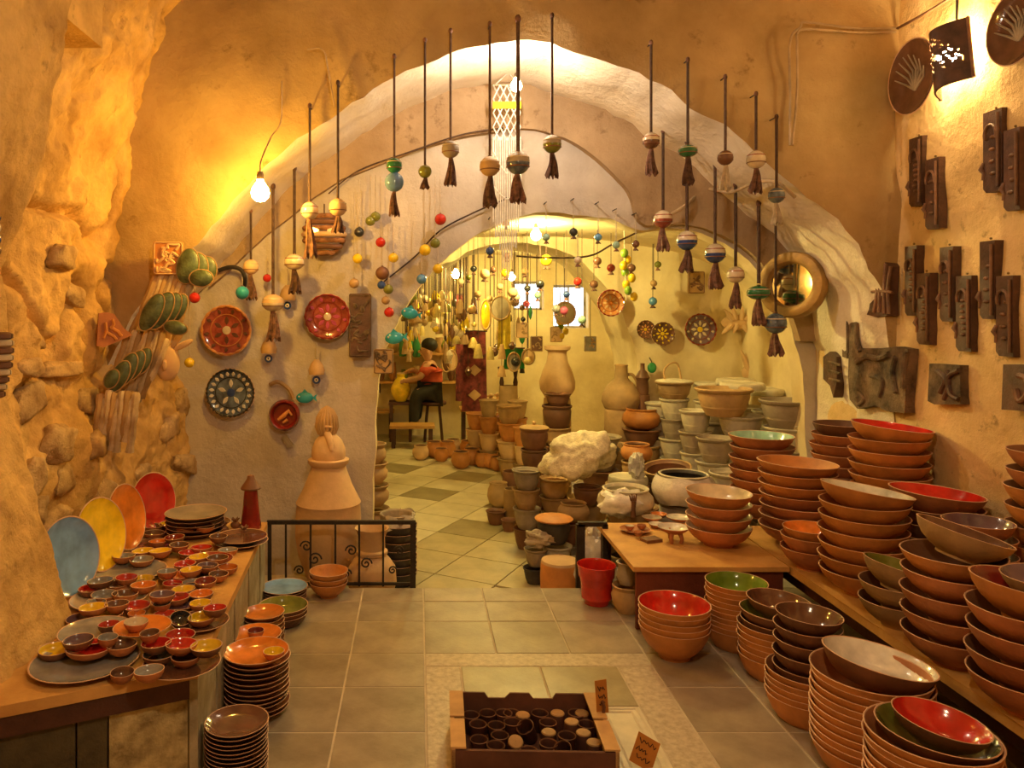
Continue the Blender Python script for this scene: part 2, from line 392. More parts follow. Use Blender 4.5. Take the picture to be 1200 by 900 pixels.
# left wall: rough rock and plaster, with a nearer plaster column
colX = [(-.2, -1.22), (.35, -1.26), (.53, -1.31), (.85, -1.40), (1.3, -1.54), (1.75, -1.555), (2.05, -1.44), (2.4, -1.36), (2.8, -1.30), (3.7, -1.2)]
def leftX(Y, z):
    near = interp(colX, z); far = -1.67+.10*sstep(4.1, 5.1, Y)-.05*sstep(.8, 1.6, z)*(1-sstep(1.8, 2.6, z))
    far += .17*max(0, z-1.9)**2
    e = 2.93+.05*fbm((0, 3, z), 1.7)
    return lerp(near, far, sstep(e-.06, e+.10, Y))
def leftwall(u, v):
    Y = lerp(-1.6, 2.2, u/.2) if u < .2 else lerp(2.2, 5.2, (u-.2)/.8); z = lerp(-.25, 3.8, v)
    x = leftX(Y, z); k = sstep(2.9, 3.1, Y); p = (0, Y*1.2, z)
    x += fbm((5, Y, z), 15)*.009+fbm((5, Y, z+9), 30, 2)*.004
    x += fbm((1, Y, z), 2.2)*lerp(.02, .065, k)+fbm((9, Y, z), 6.5)*lerp(.008, .028, k)
    rdg = abs(noise.noise(Vector((4, Y*2.4, z*2.4))))
    x -= k*.10*max(0, .16-rdg)/.16*sstep(1.0, 1.5, z)*(1-sstep(2.2, 2.6, z))
    return (x, Y, z)
wl = struct(MB().grid(leftwall, 330, 230, flip=False).build('wall_left', ['plaster_ochre'], angle=75), 'rough ochre rock and plaster wall behind the counter')
def leftwall_x(Y, z): return leftwall(.2+.8*(Y-2.2)/3, (z+.25)/4.05)[0]
def stone_mesh(seed, a, b, c):
    mb = MB().ball((0, 0, 0), 1, 20, 14)
    vs = []
    for v in mb.v:
        v = Vector(v); v = Vector((math.copysign(abs(v.x)**.45, v.x), math.copysign(abs(v.y)**.55, v.y), math.copysign(abs(v.z)**.55, v.z)))
        k = 1+fbm(v+Vector((seed, 0, 0)), .8)*.38+fbm(v+Vector((seed, 4, 0)), 3)*.07
        vs.append((v.x*a*k, v.y*b*k, v.z*c*k))
    mb.v = vs; return mb
st = [(40, 470, 30, 26), (62, 520, 28, 30), (28, 560, 20, 30), (75, 560, 36, 26), (115, 580, 22, 24), (60, 615, 26, 24), (40, 600, 16, 22), (200, 470, 24, 20), (212, 515, 18, 24), (178, 500, 16, 18),
      (225, 560, 20, 22), (190, 545, 22, 16), (160, 555, 20, 18), (140, 600, 18, 16), (100, 520, 18, 22), (35, 430, 26, 14), (80, 432, 30, 12), (105, 470, 16, 22), (235, 495, 14, 24), (95, 625, 18, 14), (50, 400, 22, 12), (205, 590, 14, 12), (90, 345, 22, 16), (70, 300, 26, 18)]
for k, (x, y, a, b) in enumerate(st):
    Y = 1.70*900/(VX-x); p = P(x, y, Y); s = Y/900; ar = 1/max(.3, abs(1.7/Y))
    o = stone_mesh(k*3.1, .042, a*s*ar*.50, b*s*.72).build('stone', 'stone', wl, (leftwall_x(Y, p.z)-.006, Y, p.z), (R.uniform(-.5, .5), R.uniform(-.1, .1), R.uniform(-.2, .2)), angle=80)
# plaster beam end high on the left
struct(MB().box((-1.83, 2.85, 3.27), (.94, .92, 1.07)).build('trim_1', ['plaster_ochre'], smooth=False), 'square plaster beam end high at the left')

# right wall
def rightwall(u, v):
    Y = lerp(-1.6, 5.2, u); z = lerp(-.25, 3.8, v)
    return (XR+fbm((3, Y, z), 1.3)*.025+fbm((6, Y, z), 6)*.008, Y, z)
wr = struct(MB().grid(rightwall, 150, 90, flip=True).build('wall_right', ['plaster_right'], angle=75), 'ochre plaster wall hung with relief plaques')
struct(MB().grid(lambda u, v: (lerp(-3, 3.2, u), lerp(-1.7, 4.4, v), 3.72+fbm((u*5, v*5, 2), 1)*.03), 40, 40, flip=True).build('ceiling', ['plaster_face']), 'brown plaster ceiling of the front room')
struct(MB().grid(lambda u, v: (lerp(-3, 3.2, u), -1.6, lerp(-.3, 3.9, v)), 8, 8, flip=True).build('wall_entrance', ['plaster_ochre']), 'plaster wall behind the viewer')

# middle bay: vault, side walls; far room: vault, side walls, end wall with two windows
def vault(xa, xb, zs, zt, y0, y1, s):
    def f(u, v):
        a = PI*u; x = (xa+xb)/2-(xb-xa)/2*math.cos(a); z = zs+(zt-zs)*math.sin(a)**.6; y = lerp(y0, y1, v)
        return (x, y, z+fbm((x+s, y, z), 1.5)*.012)
    return f
struct(MB().grid(vault(-1.1, 3.0, 1.45, 2.285, YB1-.02, YC0+.05, 2), 48, 20, flip=True).build('ceiling', ['plaster_inner']), 'yellow lit vault between the two inner arches')
struct(MB().grid(lambda u, v: (-1.05+fbm((u*4, v*4, 8), 1)*.02, lerp(YB1-.02, YC0+.05, u), lerp(ZL-.1, 2.2, v)), 16, 16).build('wall_left', ['plaster_inner']), 'left side wall of the middle bay')
struct(MB().grid(lambda u, v: (2.95+fbm((u*4, v*4, 3), 1)*.03, lerp(YB1-.02, YC0+.05, u), lerp(ZL-.1, 2.2, v)), 16, 16, flip=True).build('wall_right', ['plaster_inner']), 'right side wall of the middle bay')
struct(MB().grid(vault(-1.5, 3.1, 1.55, 2.42, YC1-.02, YD+.05, 9), 48, 24, flip=True).build('ceiling', ['plaster_inner']), 'yellow lit vault of the far room')
struct(MB().grid(lambda u, v: (-1.45+fbm((u*6, v*4, 8), 1)*.03, lerp(YC1-.02, YD+.05, u), lerp(ZL-.1, 2.2, v)), 20, 16).build('wall_left', ['plaster_inner']), 'left side wall of the far room')
struct(MB().grid(lambda u, v: (3.05, lerp(YC1-.02, YD+.05, u), lerp(ZL-.1, 2.2, v)), 20, 16, flip=True).build('wall_right', ['plaster_inner']), 'right side wall of the far room')
xs = [-1.6, 1.36, 1.80, 1.94, 2.44, 3.2]; zs = [ZL-.1, 1.36, 1.62, 1.98, 2.03, 2.95]
mb = MB()
for i in range(5):
    for j in range(5):
        if i == 1 and 2 <= j <= 2 or (i == 1 and j == 3) or (i == 3 and 1 <= j <= 2): continue
        mb.add([(xs[i], YD, zs[j]), (xs[i+1], YD, zs[j]), (xs[i+1], YD, zs[j+1]), (xs[i], YD, zs[j+1])], [(0, 1, 2, 3)])
for (x0, x1, z0, z1) in ((1.36, 1.80, 1.62, 2.03), (1.94, 2.44, 1.36, 1.98)):
    q = [(x0, z0), (x1, z0), (x1, z1), (x0, z1)]
    for k in range(4):
        a, b = q[k], q[(k+1) % 4]
        mb.add([(a[0], YD, a[1]), (b[0], YD, b[1]), (b[0], YD+.3, b[1]), (a[0], YD+.3, a[1])], [(3, 2, 1, 0)])
struct(mb.build('wall_back', ['plaster_inner'], smooth=False), 'far end wall with two daylight openings')
for n, (x0, x1, z0, z1) in enumerate(((1.36, 1.80, 1.62, 2.03), (1.94, 2.44, 1.36, 1.98))):
    mb = MB(); t = .03; cx, cz = (x0+x1)/2, (z0+z1)/2
    mb.box((x0+t/2, YD+.2, cz), (t, .04, z1-z0)).box((x1-t/2, YD+.2, cz), (t, .04, z1-z0)).box((cx, YD+.2, z0+t/2), (x1-x0, .04, t)).box((cx, YD+.2, z1-t/2), (x1-x0, .04, t)).box((cx, YD+.2, cz), (.02, .03, z1-z0))
    struct(mb.build('window_%d' % (n+1), ['wood_grey'], smooth=False), 'small daylight window in the far end wall')
# ------------------------------------------------------------ lamps and cables
def bulb(label, p, r, key, cord, loc_cap=True):
    t = thing('bare_bulb', label, 'lamp', p)
    prof = [(.001, -r), (r*.5, -r*.87), (r*.87, -r*.5), (r, 0), (r*.9, r*.45), (r*.62, r*.9), (r*.38, r*1.25), (r*.34, r*1.45)]
    MB().lathe(prof, 20).build('bulb_glass', 'bulb_'+key, t)
    MB().lathe([(.001, r*1.44), (r*.38, r*1.44), (r*.40, r*1.9), (r*.30, r*2.3), (.001, r*2.35)], 14).build('socket', 'brass_cap', t)
    q = [Vector((0, 0, r*2.3))]+[Vector(c)-Vector(p) for c in cord]
    MB().tube(catmull([tuple(x) for x in q], 6), .004, 6).build('cord', 'cable', t)
    return t
pg = P(305, 226, 4.02)
bulb('glowing round bare bulb hanging in front of the left wall', pg, .048, 'globe', [P(306, 188, 4.05), P(318, 160, 4.2), P(329, 142, 4.24), P(330, 95, 4.26)])
pc = P(605, 101, 4.36)
bulb('bright white bulb under the crown of the front arch', pc, .032, 'clear', [pc+Vector((.01, .0, .13)), pc+Vector((.02, .02, .23))])
pi_ = P(628, 276, 6.0)
bulb('bright bulb under the vault between the inner arches', pi_, .04, 'inner', [pi_+Vector((0, 0, .10)), pi_+Vector((0, 0, .12))])
for k, (x, y, Y, lab) in enumerate([(534, 322, 8.6, 'lit bulb high among the hanging wares of the far room'), (600, 325, 9.9, 'lit bulb deep in the far room near the windows')]):
    q = P(x, y, Y); bulb(lab, q, .045, 'far', [q+Vector((0, 0, .2)), q+Vector((0, 0, 2.36-q.z))])
pe = Vector((.3, .9, 2.75))  # added bulb, out of view, to brighten the front room
bulb('added fill bulb on the ceiling near the entrance', pe, .05, 'entry_fill', [pe+Vector((0, 0, .3)), pe+Vector((0, 0, .95))])

# pierced ceramic wall sconce on the right wall
def sconce():
    Y = XR*900/(1133-VX); c = Vector((XR-.02, Y, PZ(70, Y)))
    t = thing('wall_sconce', 'lit pierced ceramic wall lamp with a tree pattern of holes', 'lamp', c)
    W, H = .23, .30; nu, nv = 26, 32
    holes = set()
    for b in range(10):                                      # branches fanning out from the lower left corner
        a0 = .1+b*.16
        for k in range(3, 15):
            r = k/15*1.05; a = a0+.12*math.sin(k*.7+b)
            u, v = .12+math.cos(a)*r*.8, .30+math.sin(a)*r*.62
            if k % 4 != 3: holes.add((int(u*nu), int(v*nv)))
            if k > 8 and k % 2: holes.add((int((u+.05)*nu), int((v-.035)*nv)))
    def pt(u, v, d=0):
        bulge = .11*math.cos((u-.5)*PI*.92)
        x = -bulge-.03+d; y = (.5-u)*W+(v-.5)*.04; z = (v-.5)*H+(u-.5)*.05
        return Vector((x, y, z))
    mb = MB()
    for i in range(nu):
        for j in range(nv):
            if (i, j) in holes and 1 <= i < nu-1 and 1 <= j < nv-1: continue
            q = [pt(i/nu, j/nv), pt((i+1)/nu, j/nv), pt((i+1)/nu, (j+1)/nv), pt(i/nu, (j+1)/nv)]
            mb.add(q, [(0, 1, 2, 3)]); q = [pt(i/nu, j/nv, .01), pt((i+1)/nu, j/nv, .01), pt((i+1)/nu, (j+1)/nv, .01), pt(i/nu, (j+1)/nv, .01)]
            mb.add(q, [(3, 2, 1, 0)])
    mb.build('pierced_shade', 'relief', t, smooth=False)
    for e in (0, 1): MB().tube([pt(e, v/10) for v in range(11)], .008, 6).build('shade_rim', 'relief_edge', t)
    MB().ball((-.065, .01, .02), .048, 16, 10).build('bulb_glass', 'bulb_sconce', t)
    MB().lathe([(.001, -.07), (.02, -.07), (.02, -.01), (.001, -.005)], 10, mtx=Matrix.Translation((-.065, .01, -.005))).build('socket', 'brass_cap', t)
    MB().box((-.004, 0, .0), (.03, .05, .05)).box((-.03, .01, -.04), (.05, .02, .02)).build('mount', 'brass_cap', t, smooth=False)
    MB().tube([(0, 0, .02), (-.03, 0, .2), (-.01, .02, .36), (0, .02, .9)], .006, 6).build('cord', 'iron', t)
sconce()

def cable(label, pts, r, m='cable', n=6):
    mb = MB().tube(catmull([tuple(p) for p in pts], n), r, 6)
    return tag(mb.build('cable', m), label, 'cable')
def onA(x, y):                                             # on the face of the front arch
    return P(x, y, YA0-.03)
for k, d in enumerate((0, 8)):
    a = [onA(1050, 33+d*.6), onA(1000, 33+d*.6), onA(945, 26+d), onA(932-d*.5+6, 32+d), onA(926+d, 48), onA(926+d, 110), onA(930+d*.3-4, 170)]
    cable(['thin twin cable bending down the brown arch face, outer strand', 'thin twin cable bending down the brown arch face, inner strand'][k], a, .007)
def soffit(X):
    return max(interp([(a, b) for a, b in ptsA if b > 1.2], X), 1.2)
def on_soffit(x, y):
    best = min((abs(PZ(y, 4.33+k*.01)-soffit(PX(x, 4.33+k*.01))), 4.33+k*.01) for k in range(82))
    X = PX(x, best[1]); return Vector((X-.02, best[1], soffit(X)-.035))
pipe = [on_soffit(x, y) for x, y in ((936, 186), (915, 196), (890, 207), (860, 219), (830, 231))]+[P(800, 243, 5.06), P(765, 262, 5.06)]
cable('pale conduit running along the underside of the front arch', pipe, .011)
cable('thin cable rising over the right wall corner', [P(1052, 33, 4.26), P(1080, 18, 4.0), P(1110, 0, 3.75), P(1140, -20, 3.6)], .008, 'clay_dark')
cable('dark cable curving across the top of the pale wall', [P(x, y, 5.08) for x, y in ((385, 227), (420, 200), (480, 178), (540, 158), (590, 150))], .005, 'cord')
cable('dark cable crossing the pale wall above the low arch', [P(x, y, 5.13) for x, y in ((450, 330), (487, 300), (516, 270), (560, 247), (596, 232))], .006, 'cord')
cable('thin wire dangling from the arch face above the bulb', [P(360, 58, 4.24), P(378, 58, 4.24), P(384, 80, 4.24), P(392, 125, 4.24)], .004)
cable('dark cable draped under the inner vault', [P(x, y, 5.6) for x, y in ((605, 300), (640, 302), (690, 300), (720, 285), (765, 264))], .007, 'cord')
# ------------------------------------------------------------ pottery library
BP = {  # outer profile (r,z) from foot to rim in units of rim radius / height, inner profile back down
 'bowl': ([(.40, 0), (.44, 0), (.45, .10), (.60, .22), (.80, .46), (.93, .74), (1.0, 1.0)], .035),
 'deep': ([(.60, 0), (.66, 0), (.72, .08), (.83, .30), (.92, .62), (1.0, 1.0)], .035),
 'plate': ([(.55, 0), (.60, 0), (.64, .12), (.80, .40), (.93, .75), (1.0, 1.0)], .035),
 'dip': ([(.45, 0), (.52, 0), (.56, .08), (.80, .30), (.95, .65), (1.0, 1.0)], .07),
}
MC = {}
def bowl_mesh(kind, r, h, mo, mi, seg=36):
    key = (kind, round(r, 4), round(h, 4), mo, mi)
    if key in MC: return MC[key]
    op, t = BP[kind]; t = t*r
    o = [(a*r, b*h) for a, b in op]
    inn = [(max(.001, a*r-t), max(b*h, .0)+(t*.9 if b < .15 else t*.35*(1-b))) for a, b in op if b > .05 or False]
    prof = [(.001, .004)]+[(o[0][0]*.98, .004)]+o+[(r-t*.5, h+t*.25), (r-t, h-t*.1)]+list(reversed(inn[:-1]))+[(.001, inn[0][1])]
    nO = 2+len(o)
    mis = [0 if i < nO-1 else (2 if i <= nO else 1) for i in range(len(prof)-1)]
    mb = MB().lathe(prof, seg, mis)
    MC[key] = mb.mesh(kind, [mo, mi, 'clay_rim'], angle=50)
    return MC[key]
ORD = ['top', 'second', 'third', 'fourth', 'fifth', 'sixth', 'seventh', 'eighth', 'ninth', 'tenth', 'eleventh', 'twelfth', 'thirteenth', 'fourteenth']
def stack(px, Y, z0, items, desc, group, noun='bowl', cat='bowl', jit=.006, kindword='terracotta'):
    """items bottom to top: (kind, r, h, outer, inner, dz to next, tilt (rx, ry) )"""
    x = PX(px, Y); z = z0; n = len(items)
    for i, it in enumerate(items):
        kind, r, h, mo, mi, dz = it[:6]; tilt = it[6] if len(it) > 6 else (0, 0); off = it[7] if len(it) > 7 else (0, 0)
        k = n-1-i
        w = 'lowest' if (i == 0 and n > 2) else ORD[k]
        lab = ('%s %s %s of the %s' % (w, kindword, noun, desc)) if k else ('%s %s on top of the %s' % (mi.replace('g_', '').replace('clay_', '').replace('clay', 'terracotta'), noun, desc))
        jx = 0 if i == 0 else R.uniform(-jit, jit); jy = 0 if i == 0 else R.uniform(-jit, jit)
        o = ob({'plate': 'serving_plate'}.get(noun, 'serving_bowl') if noun in ('plate', 'bowl') else noun, bowl_mesh(kind, r, h, mo, mi), None, (x+jx+off[0], Y+jy+off[1], z), (tilt[0], tilt[1], R.uniform(0, 6)) if tilt == (0, 0) else (tilt[0], tilt[1], 0))
        tag(o, lab, cat, group)
        z += dz
    return z
def rep(n, *it): return [tuple(it)]*n

# ------------------------------------------------------------ right bench and low table
ZB = .33
t = thing('display_bench', 'long low wooden bench along the right wall holding bowl stacks', 'bench', (2.26, 2.2, 0))
MB().grid(lambda u, v: (-.41+(fbm((1, u*6, 0), 1)*.012 if v < .01 else 0)+.80*v, lerp(-2.2, 2.35, u), ZB), 60, 4, flip=True).box((-.01, .07, ZB-.021), (.79, 4.54, .04)).build('bench_top', 'wood_top', t, angle=30)
for y in (-2.0, -.4, 1.0, 2.2):
    MB().box((-.30, y, (ZB-.04)/2), (.07, .07, ZB-.04)).build('leg', 'wood_dark', t, smooth=False)
    MB().box((.28, y, (ZB-.04)/2), (.07, .07, ZB-.04)).build('leg', 'wood_dark', t, smooth=False)
MB().box((-.33, .07, ZB-.085), (.03, 4.5, .085)).build('front_rail', 'wood_dark', t, smooth=False)
tx0, tx1, ty0, ty1 = 1.085, 1.83, 3.83, 4.60
t = thing('low_table', 'low table with a yellow wood top and dark red front panel', 'table', ((tx0+tx1)/2, (ty0+ty1)/2, 0))
tw, td = tx1-tx0, ty1-ty0
MB().box((0, 0, .318), (tw+.03, td+.03, .024)).build('tabletop', 'wood_top', t, smooth=False)
MB().box((.0, -td/2+.02, .158), (tw-.01, .02, .295)).build('front_panel', 'wood_red', t, smooth=False)
for sx in (-1, 1):
    MB().box((sx*(tw/2-.03), td/2-.04, .156), (.05, .05, .30)).build('leg', 'wood_dark', t, smooth=False)
MB().box((tw/2-.015, 0, .158), (.02, td-.12, .295)).build('side_panel', 'wood_dark', t, smooth=False)

# ------------------------------------------------------------ bowl stacks on the bench and table
C, CO, CD_ = 'clay', 'clay_orange', 'clay_dark'
G = 'terracotta bowl stacks on the bench'
stack(842, 4.18, ZB, rep(3, 'bowl', .172, .105, C, 'g_cream', .062)+[('bowl', .172, .105, CO, 'g_cream', .06, (.02, .03))], 'four-bowl stack on the low table', 'bowls stacked on the low table')
stack(893, 4.75, ZB, rep(6, 'bowl', .19, .11, C, C, .066)+rep(1, 'bowl', .19, .11, C, 'g_mint', .06), 'stack with a mint green glazed bowl', G)
stack(935, 4.20, ZB, rep(4, 'bowl', .20, .105, C, C, .058)+rep(2, 'bowl', .20, .105, CO, CO, .058)+[('bowl', .205, .10, CO, CO, .06, (0, .04))], 'wide orange stack behind the small orange bowls', G)
stack(986, 4.45, ZB, rep(9, 'bowl', .165, .10, C, C, .058)+[('bowl', .155, .10, CD_, CD_, .06)], 'tall narrow stack against the far wall corner', G)
stack(1042, 4.0, ZB, rep(9, 'bowl', .19, .11, CO, C, .063)+[('bowl', .19, .11, CO, 'g_red', .06, (.03, .10))], 'tallest stack by the wall under the animal relief', G)
stack(1013, 3.46, ZB, rep(6, 'bowl', .185, .11, CO, C, .061)+[('bowl', .19, .105, CO, 'g_white', .06, (-.02, .16))], 'stack topped by a tilted white glazed bowl', G)
stack(950, 3.80, ZB, rep(2, 'bowl', .14, .105, C, C, .06)+[('bowl', .125, .085, CO, 'g_orange', .06)], 'small stack at the bench edge before the wide one', G)
stack(1097, 3.58, ZB, rep(5, 'bowl', .19, .11, CD_, C, .064)+[('bowl', .195, .11, C, 'g_red', .06, (0, .08))], 'wall side stack with a broad red glazed bowl', G)
stack(1053, 3.11, ZB, rep(2, 'bowl', .145, .105, 'clay_tan', CD_, .072)+[('bowl', .145, .10, 'clay_tan', 'g_olive', .06, (.0, .22))], 'short brown stack at the bench edge with olive bowl', G)
stack(1117, 2.78, ZB, rep(4, 'bowl', .165, .11, C, CD_, .075)+[('bowl', .165, .10, CO, CD_, .075), ('bowl', .155, .10, 'clay_tan', 'g_brown', .07, (.05, .28), (.03, .02))], 'middle brown stack with a sharply tilted bowl', G)
stack(1145, 3.08, ZB, rep(5, 'bowl', .13, .10, C, CD_, .068)+[('bowl', .125, .09, C, 'g_purple', .06)], 'stack with a purple glazed bowl against the wall', G)
stack(1206, 2.44, ZB, rep(4, 'bowl', .168, .115, C, CD_, .072)+[('bowl', .172, .12, CO, 'g_darkred', .06, (0, .1)), ('bowl', .12, .085, 'clay_tan', 'g_purple', .06, (.0, -.05), (.06, 0))], 'big stack at the near end of the bench', G)
stack(1229, 3.08, ZB, rep(4, 'bowl', .155, .11, CO, C, .075)+rep(3, 'bowl', .15, .11, CO, CD_, .078)+rep(2, 'bowl', .145, .10, C, CD_, .078), 'high stack in the wall corner behind the near end', G)

# ------------------------------------------------------------ stacks on the floor before the bench
G = 'bowl stacks on the floor before the bench'
stack(790, 3.55, .006, rep(4, 'bowl', .160, .145, CO, C, .026)+rep(1, 'bowl', .162, .145, CO, 'g_red', .02), 'low floor stack with a bright red glazed bowl', G, jit=.002)
stack(862, 3.66, .006, rep(9, 'deep', .138, .095, CO, C, .024)+rep(1, 'deep', .142, .095, CO, 'g_green', .02), 'floor stack with a green glazed dish', G, jit=.003)
stack(907, 3.36, .006, rep(6, 'deep', .150, .10, CO, C, .026)+[('deep', .142, .09, CD_, CD_, .04, (0, .03)), ('bowl', .142, .09, CD_, 'g_olive', .045, (0, .05)), ('bowl', .135, .085, CD_, 'g_brown', .04, (.02, .07), (.025, .02))], 'floor stack of orange dishes under glossy brown bowls', G, jit=.004)
stack(946, 3.01, .006, rep(5, 'deep', .155, .10, CO, C, .024)+rep(4, 'bowl', .125, .09, CD_, CD_, .052)+[('bowl', .122, .085, CD_, 'g_brown', .04, (0, .04))], 'floor stack of orange dishes under dark stacked bowls', G, jit=.004)
stack(1020, 2.66, .006, rep(10, 'deep', .19, .10, CO, C, .0255)+rep(1, 'deep', .19, .10, CO, C, .062)+[('deep', .178, .08, CD_, 'g_white', .04, (-.02, .16), (.02, .0))], 'big orange floor stack with a tilted white dish', G, jit=.004)
stack(1092, 2.28, .006, rep(11, 'deep', .178, .10, CO, C, .0245)+[('bowl', .16, .085, CD_, 'g_olive', .035, (0, .06), (.01, 0)), ('bowl', .128, .08, CD_, 'g_red', .04, (.02, .13), (.015, 0))], 'near floor stack with a tilted red bowl', G, jit=.004)

# ------------------------------------------------------------ stacks on the floor beside the left counter
G = 'plate stacks on the floor beside the counter'
stack(277, 2.62, .006, rep(12, 'plate', .108, .026, CD_, CD_, .0145)+rep(1, 'plate', .108, .026, CD_, 'g_brown', .01), 'nearest brown plate stack beside the counter', G, 'plate', 'plate', .002)
stack(301, 3.06, .006, rep(5, 'plate', .128, .034, CD_, C, .018)+rep(6, 'plate', .130, .034, CD_, C, .020, )+rep(1, 'plate', .130, .036, CO, 'g_orange', .01), 'tall orange plate stack beside the counter', G, 'plate', 'plate', .004)
o = ob('dipping_bowl', bowl_mesh('dip', .042, .034, C, 'g_yellow'), None, (PX(322, 3.05), 3.03, .006+5*.018+6*.02+.012)); tag(o, 'small yellow dipping bowl on the tall orange plate stack', 'bowl')
stack(301, 3.33, .006, rep(9, 'plate', .105, .030, CD_, C, .019)+rep(1, 'plate', .108, .030, CO, 'g_orange', .01), 'orange plate stack holding a red cup bowl', G, 'plate', 'plate', .003)
o = ob('dipping_bowl', bowl_mesh('dip', .036, .034, C, 'g_darkred'), None, (PX(301, 3.33)-.005, 3.33, .006+9*.019+.008)); tag(o, 'small dark red dipping bowl on an orange plate stack', 'bowl')
stack(309, 3.60, .006, rep(8, 'plate', .096, .028, 'clay_tan', C, .020)+rep(1, 'plate', .098, .028, CO, 'g_orange', .01), 'flat orange plate stack behind the red cup bowl', G, 'plate', 'plate', .003)
stack(332, 3.93, .006, rep(2, 'deep', .125, .055, CD_, C, .020)+rep(1, 'deep', .127, .055, CD_, 'g_olive', .02), 'low olive glazed dish stack', G, 'bowl', 'bowl', .002)
stack(333, 4.22, .006, rep(4, 'plate', .125, .026, CD_, C, .015)+rep(1, 'plate', .128, .026, CD_, 'g_blue', .01), 'blue glazed plate stack', G, 'plate', 'plate', .002)
stack(385, 4.30, .006, rep(2, 'bowl', .108, .085, CO, C, .03)+rep(1, 'bowl', .108, .085, CO, CO, .02), 'small terracotta stack before the iron railing', G, 'bowl', 'bowl', .002)

# ------------------------------------------------------------ left display counter
ZC = .44
cn = [(-1.60, 2.10), (-1.23, 2.255), (-.717, 2.50), (-.83, 4.23), (-1.60, 4.23)]
t = thing('display_counter', 'old wooden counter with peeling boards full of dipping bowls', 'counter', (-1.15, 3.2, 0))
oc = [(x+1.15, y-3.2) for x, y in cn]
mb = MB(); n = len(oc)
mb.add([(x, y, ZC-.035) for x, y in oc]+[(x, y, ZC) for x, y in oc], [tuple(range(n-1, -1, -1)), tuple(range(n, 2*n))]+[(i, (i+1) % n, (i+1) % n+n, i+n) for i in range(n)])
mb.build('counter_top', 'wood_top', t, smooth=False)
def panel(a, b, z0, z1, th, m, name, inset=.02):
    a, b = Vector((a[0], a[1], 0)), Vector((b[0], b[1], 0)); d = (b-a).normalized(); nrm = Vector((d.y, -d.x, 0))
    a -= nrm*inset; b -= nrm*inset
    c = (a+b)/2-nrm*th/2; L = (b-a).length
    mt = Matrix.Rotation(math.atan2(d.y, d.x), 4, 'Z')
    MB().box((0, 0, 0), (L, th, z1-z0)).build(name, m, t, (c.x, c.y, (z0+z1)/2), (0, 0, math.atan2(d.y, d.x)), smooth=False)
f0, f1 = Vector(oc[0]), Vector(oc[2])
def fp(u): return (lerp(oc[1][0], oc[2][0], u), lerp(oc[1][1], oc[2][1], u))
panel(oc[0], oc[1], 0, ZC-.036, .02, 'board_green', 'front_board')
panel(fp(0), fp(.36), 0, ZC-.1, .02, 'board_green', 'front_board')
panel(fp(.37), fp(.52), 0, ZC-.1, .02, 'board_green', 'front_board')
panel(fp(.53), fp(.95), 0, ZC-.1, .02, 'flake', 'front_board')
panel(fp(.0), fp(.97), ZC-.098, ZC-.037, .03, 'wood_dark', 'front_rail', .005)
panel(fp(.955), fp(1.0), 0, ZC-.037, .04, 'wood_grey', 'corner_post', .002)
def sp(u): return (lerp(oc[2][0], oc[3][0], u), lerp(oc[2][1], oc[3][1], u))
nb = 9
for k in range(nb):
    panel(sp(k/nb+.004), sp((k+1)/nb-.004), 0, ZC-.037, .02, 'wood_grey', 'side_board', .012+.004*(k % 2))

# leaning big glazed plates
for (x, yb, Y, r, th, m, lab) in [(77, 697, 3.14, .160, 70, 'g_blue', 'large grey blue plate leaning upright against the left wall'),
                           (114, 668, 3.44, .163, 74, 'g_yellow', 'large yellow plate leaning upright against the left wall'),
                           (144, 645, 3.74, .160, 80, 'g_orange', 'large orange plate leaning upright against the left wall'),
                           (177, 617, 4.10, .150, 62, 'g_red', 'large bright red plate leaning upright against the left wall')]:
    a = math.radians(th)
    nrm = Vector((math.sin(a), -math.cos(a), .22)).normalized()
    q = nrm.to_track_quat('Z', 'Y')
    o = ob('leaning_plate', bowl_mesh('plate', r, .026, 'clay', m), None); o.rotation_mode = 'QUATERNION'; o.rotation_quaternion = q
    o.location = (PX(x, Y), Y, ZC+r*math.sqrt(1-nrm.z**2)+.001)
    tag(o, lab, 'plate', 'big plates leaning on the left wall')

# plates and dipping bowls spread over the counter
placed = []      # (x, y, r, base z, rim z, kind)
def put(kind, px, py, rpx, m, lab, tilt=(0, 0)):
    hh = .020 if kind == 'plate' else .032
    for step in range(60):
        z = ZC+step*.003
        Y = (CH-(z+hh))*FPX/(py-VY); x = PX(px, Y); r = rpx*(1 if kind == 'plate' else 1.16)*Y/FPX
        ok = True
        for (a, b, rr, z0, z1, kd) in placed:
            d = math.hypot(a-x, b-Y)
            if kd == 'plate':
                if kind == 'bowl' and d < rr*.72: lim = z0+.006
                elif kind == 'bowl': lim = z1-.002 if d < rr+r*.45 else 0
                else: lim = z1+.001 if d < (rr+r)*.9 else 0
            else: lim = z1-.006 if d < (rr+r)*.78 else 0
            if z < lim: ok = False; break
        if ok: break
    if x < -1.53: x = -1.53
    r = round(r, 3)
    o = ob('serving_plate' if kind == 'plate' else 'dipping_bowl', bowl_mesh('plate' if kind == 'plate' else 'dip', r, hh, 'clay_dark' if kind == 'plate' else ('clay' if R.random() < .6 else 'clay_dark'), m, 30 if kind == 'plate' else 24), None, (x, Y, z+.0005), (tilt[0], tilt[1], R.uniform(0, 6) if tilt == (0, 0) else 0))
    placed.append((x, Y, r, z, z+hh, kind))
    tag(o, lab, 'plate' if kind == 'plate' else 'bowl', 'plates on the counter' if kind == 'plate' else 'dipping bowls on the counter')
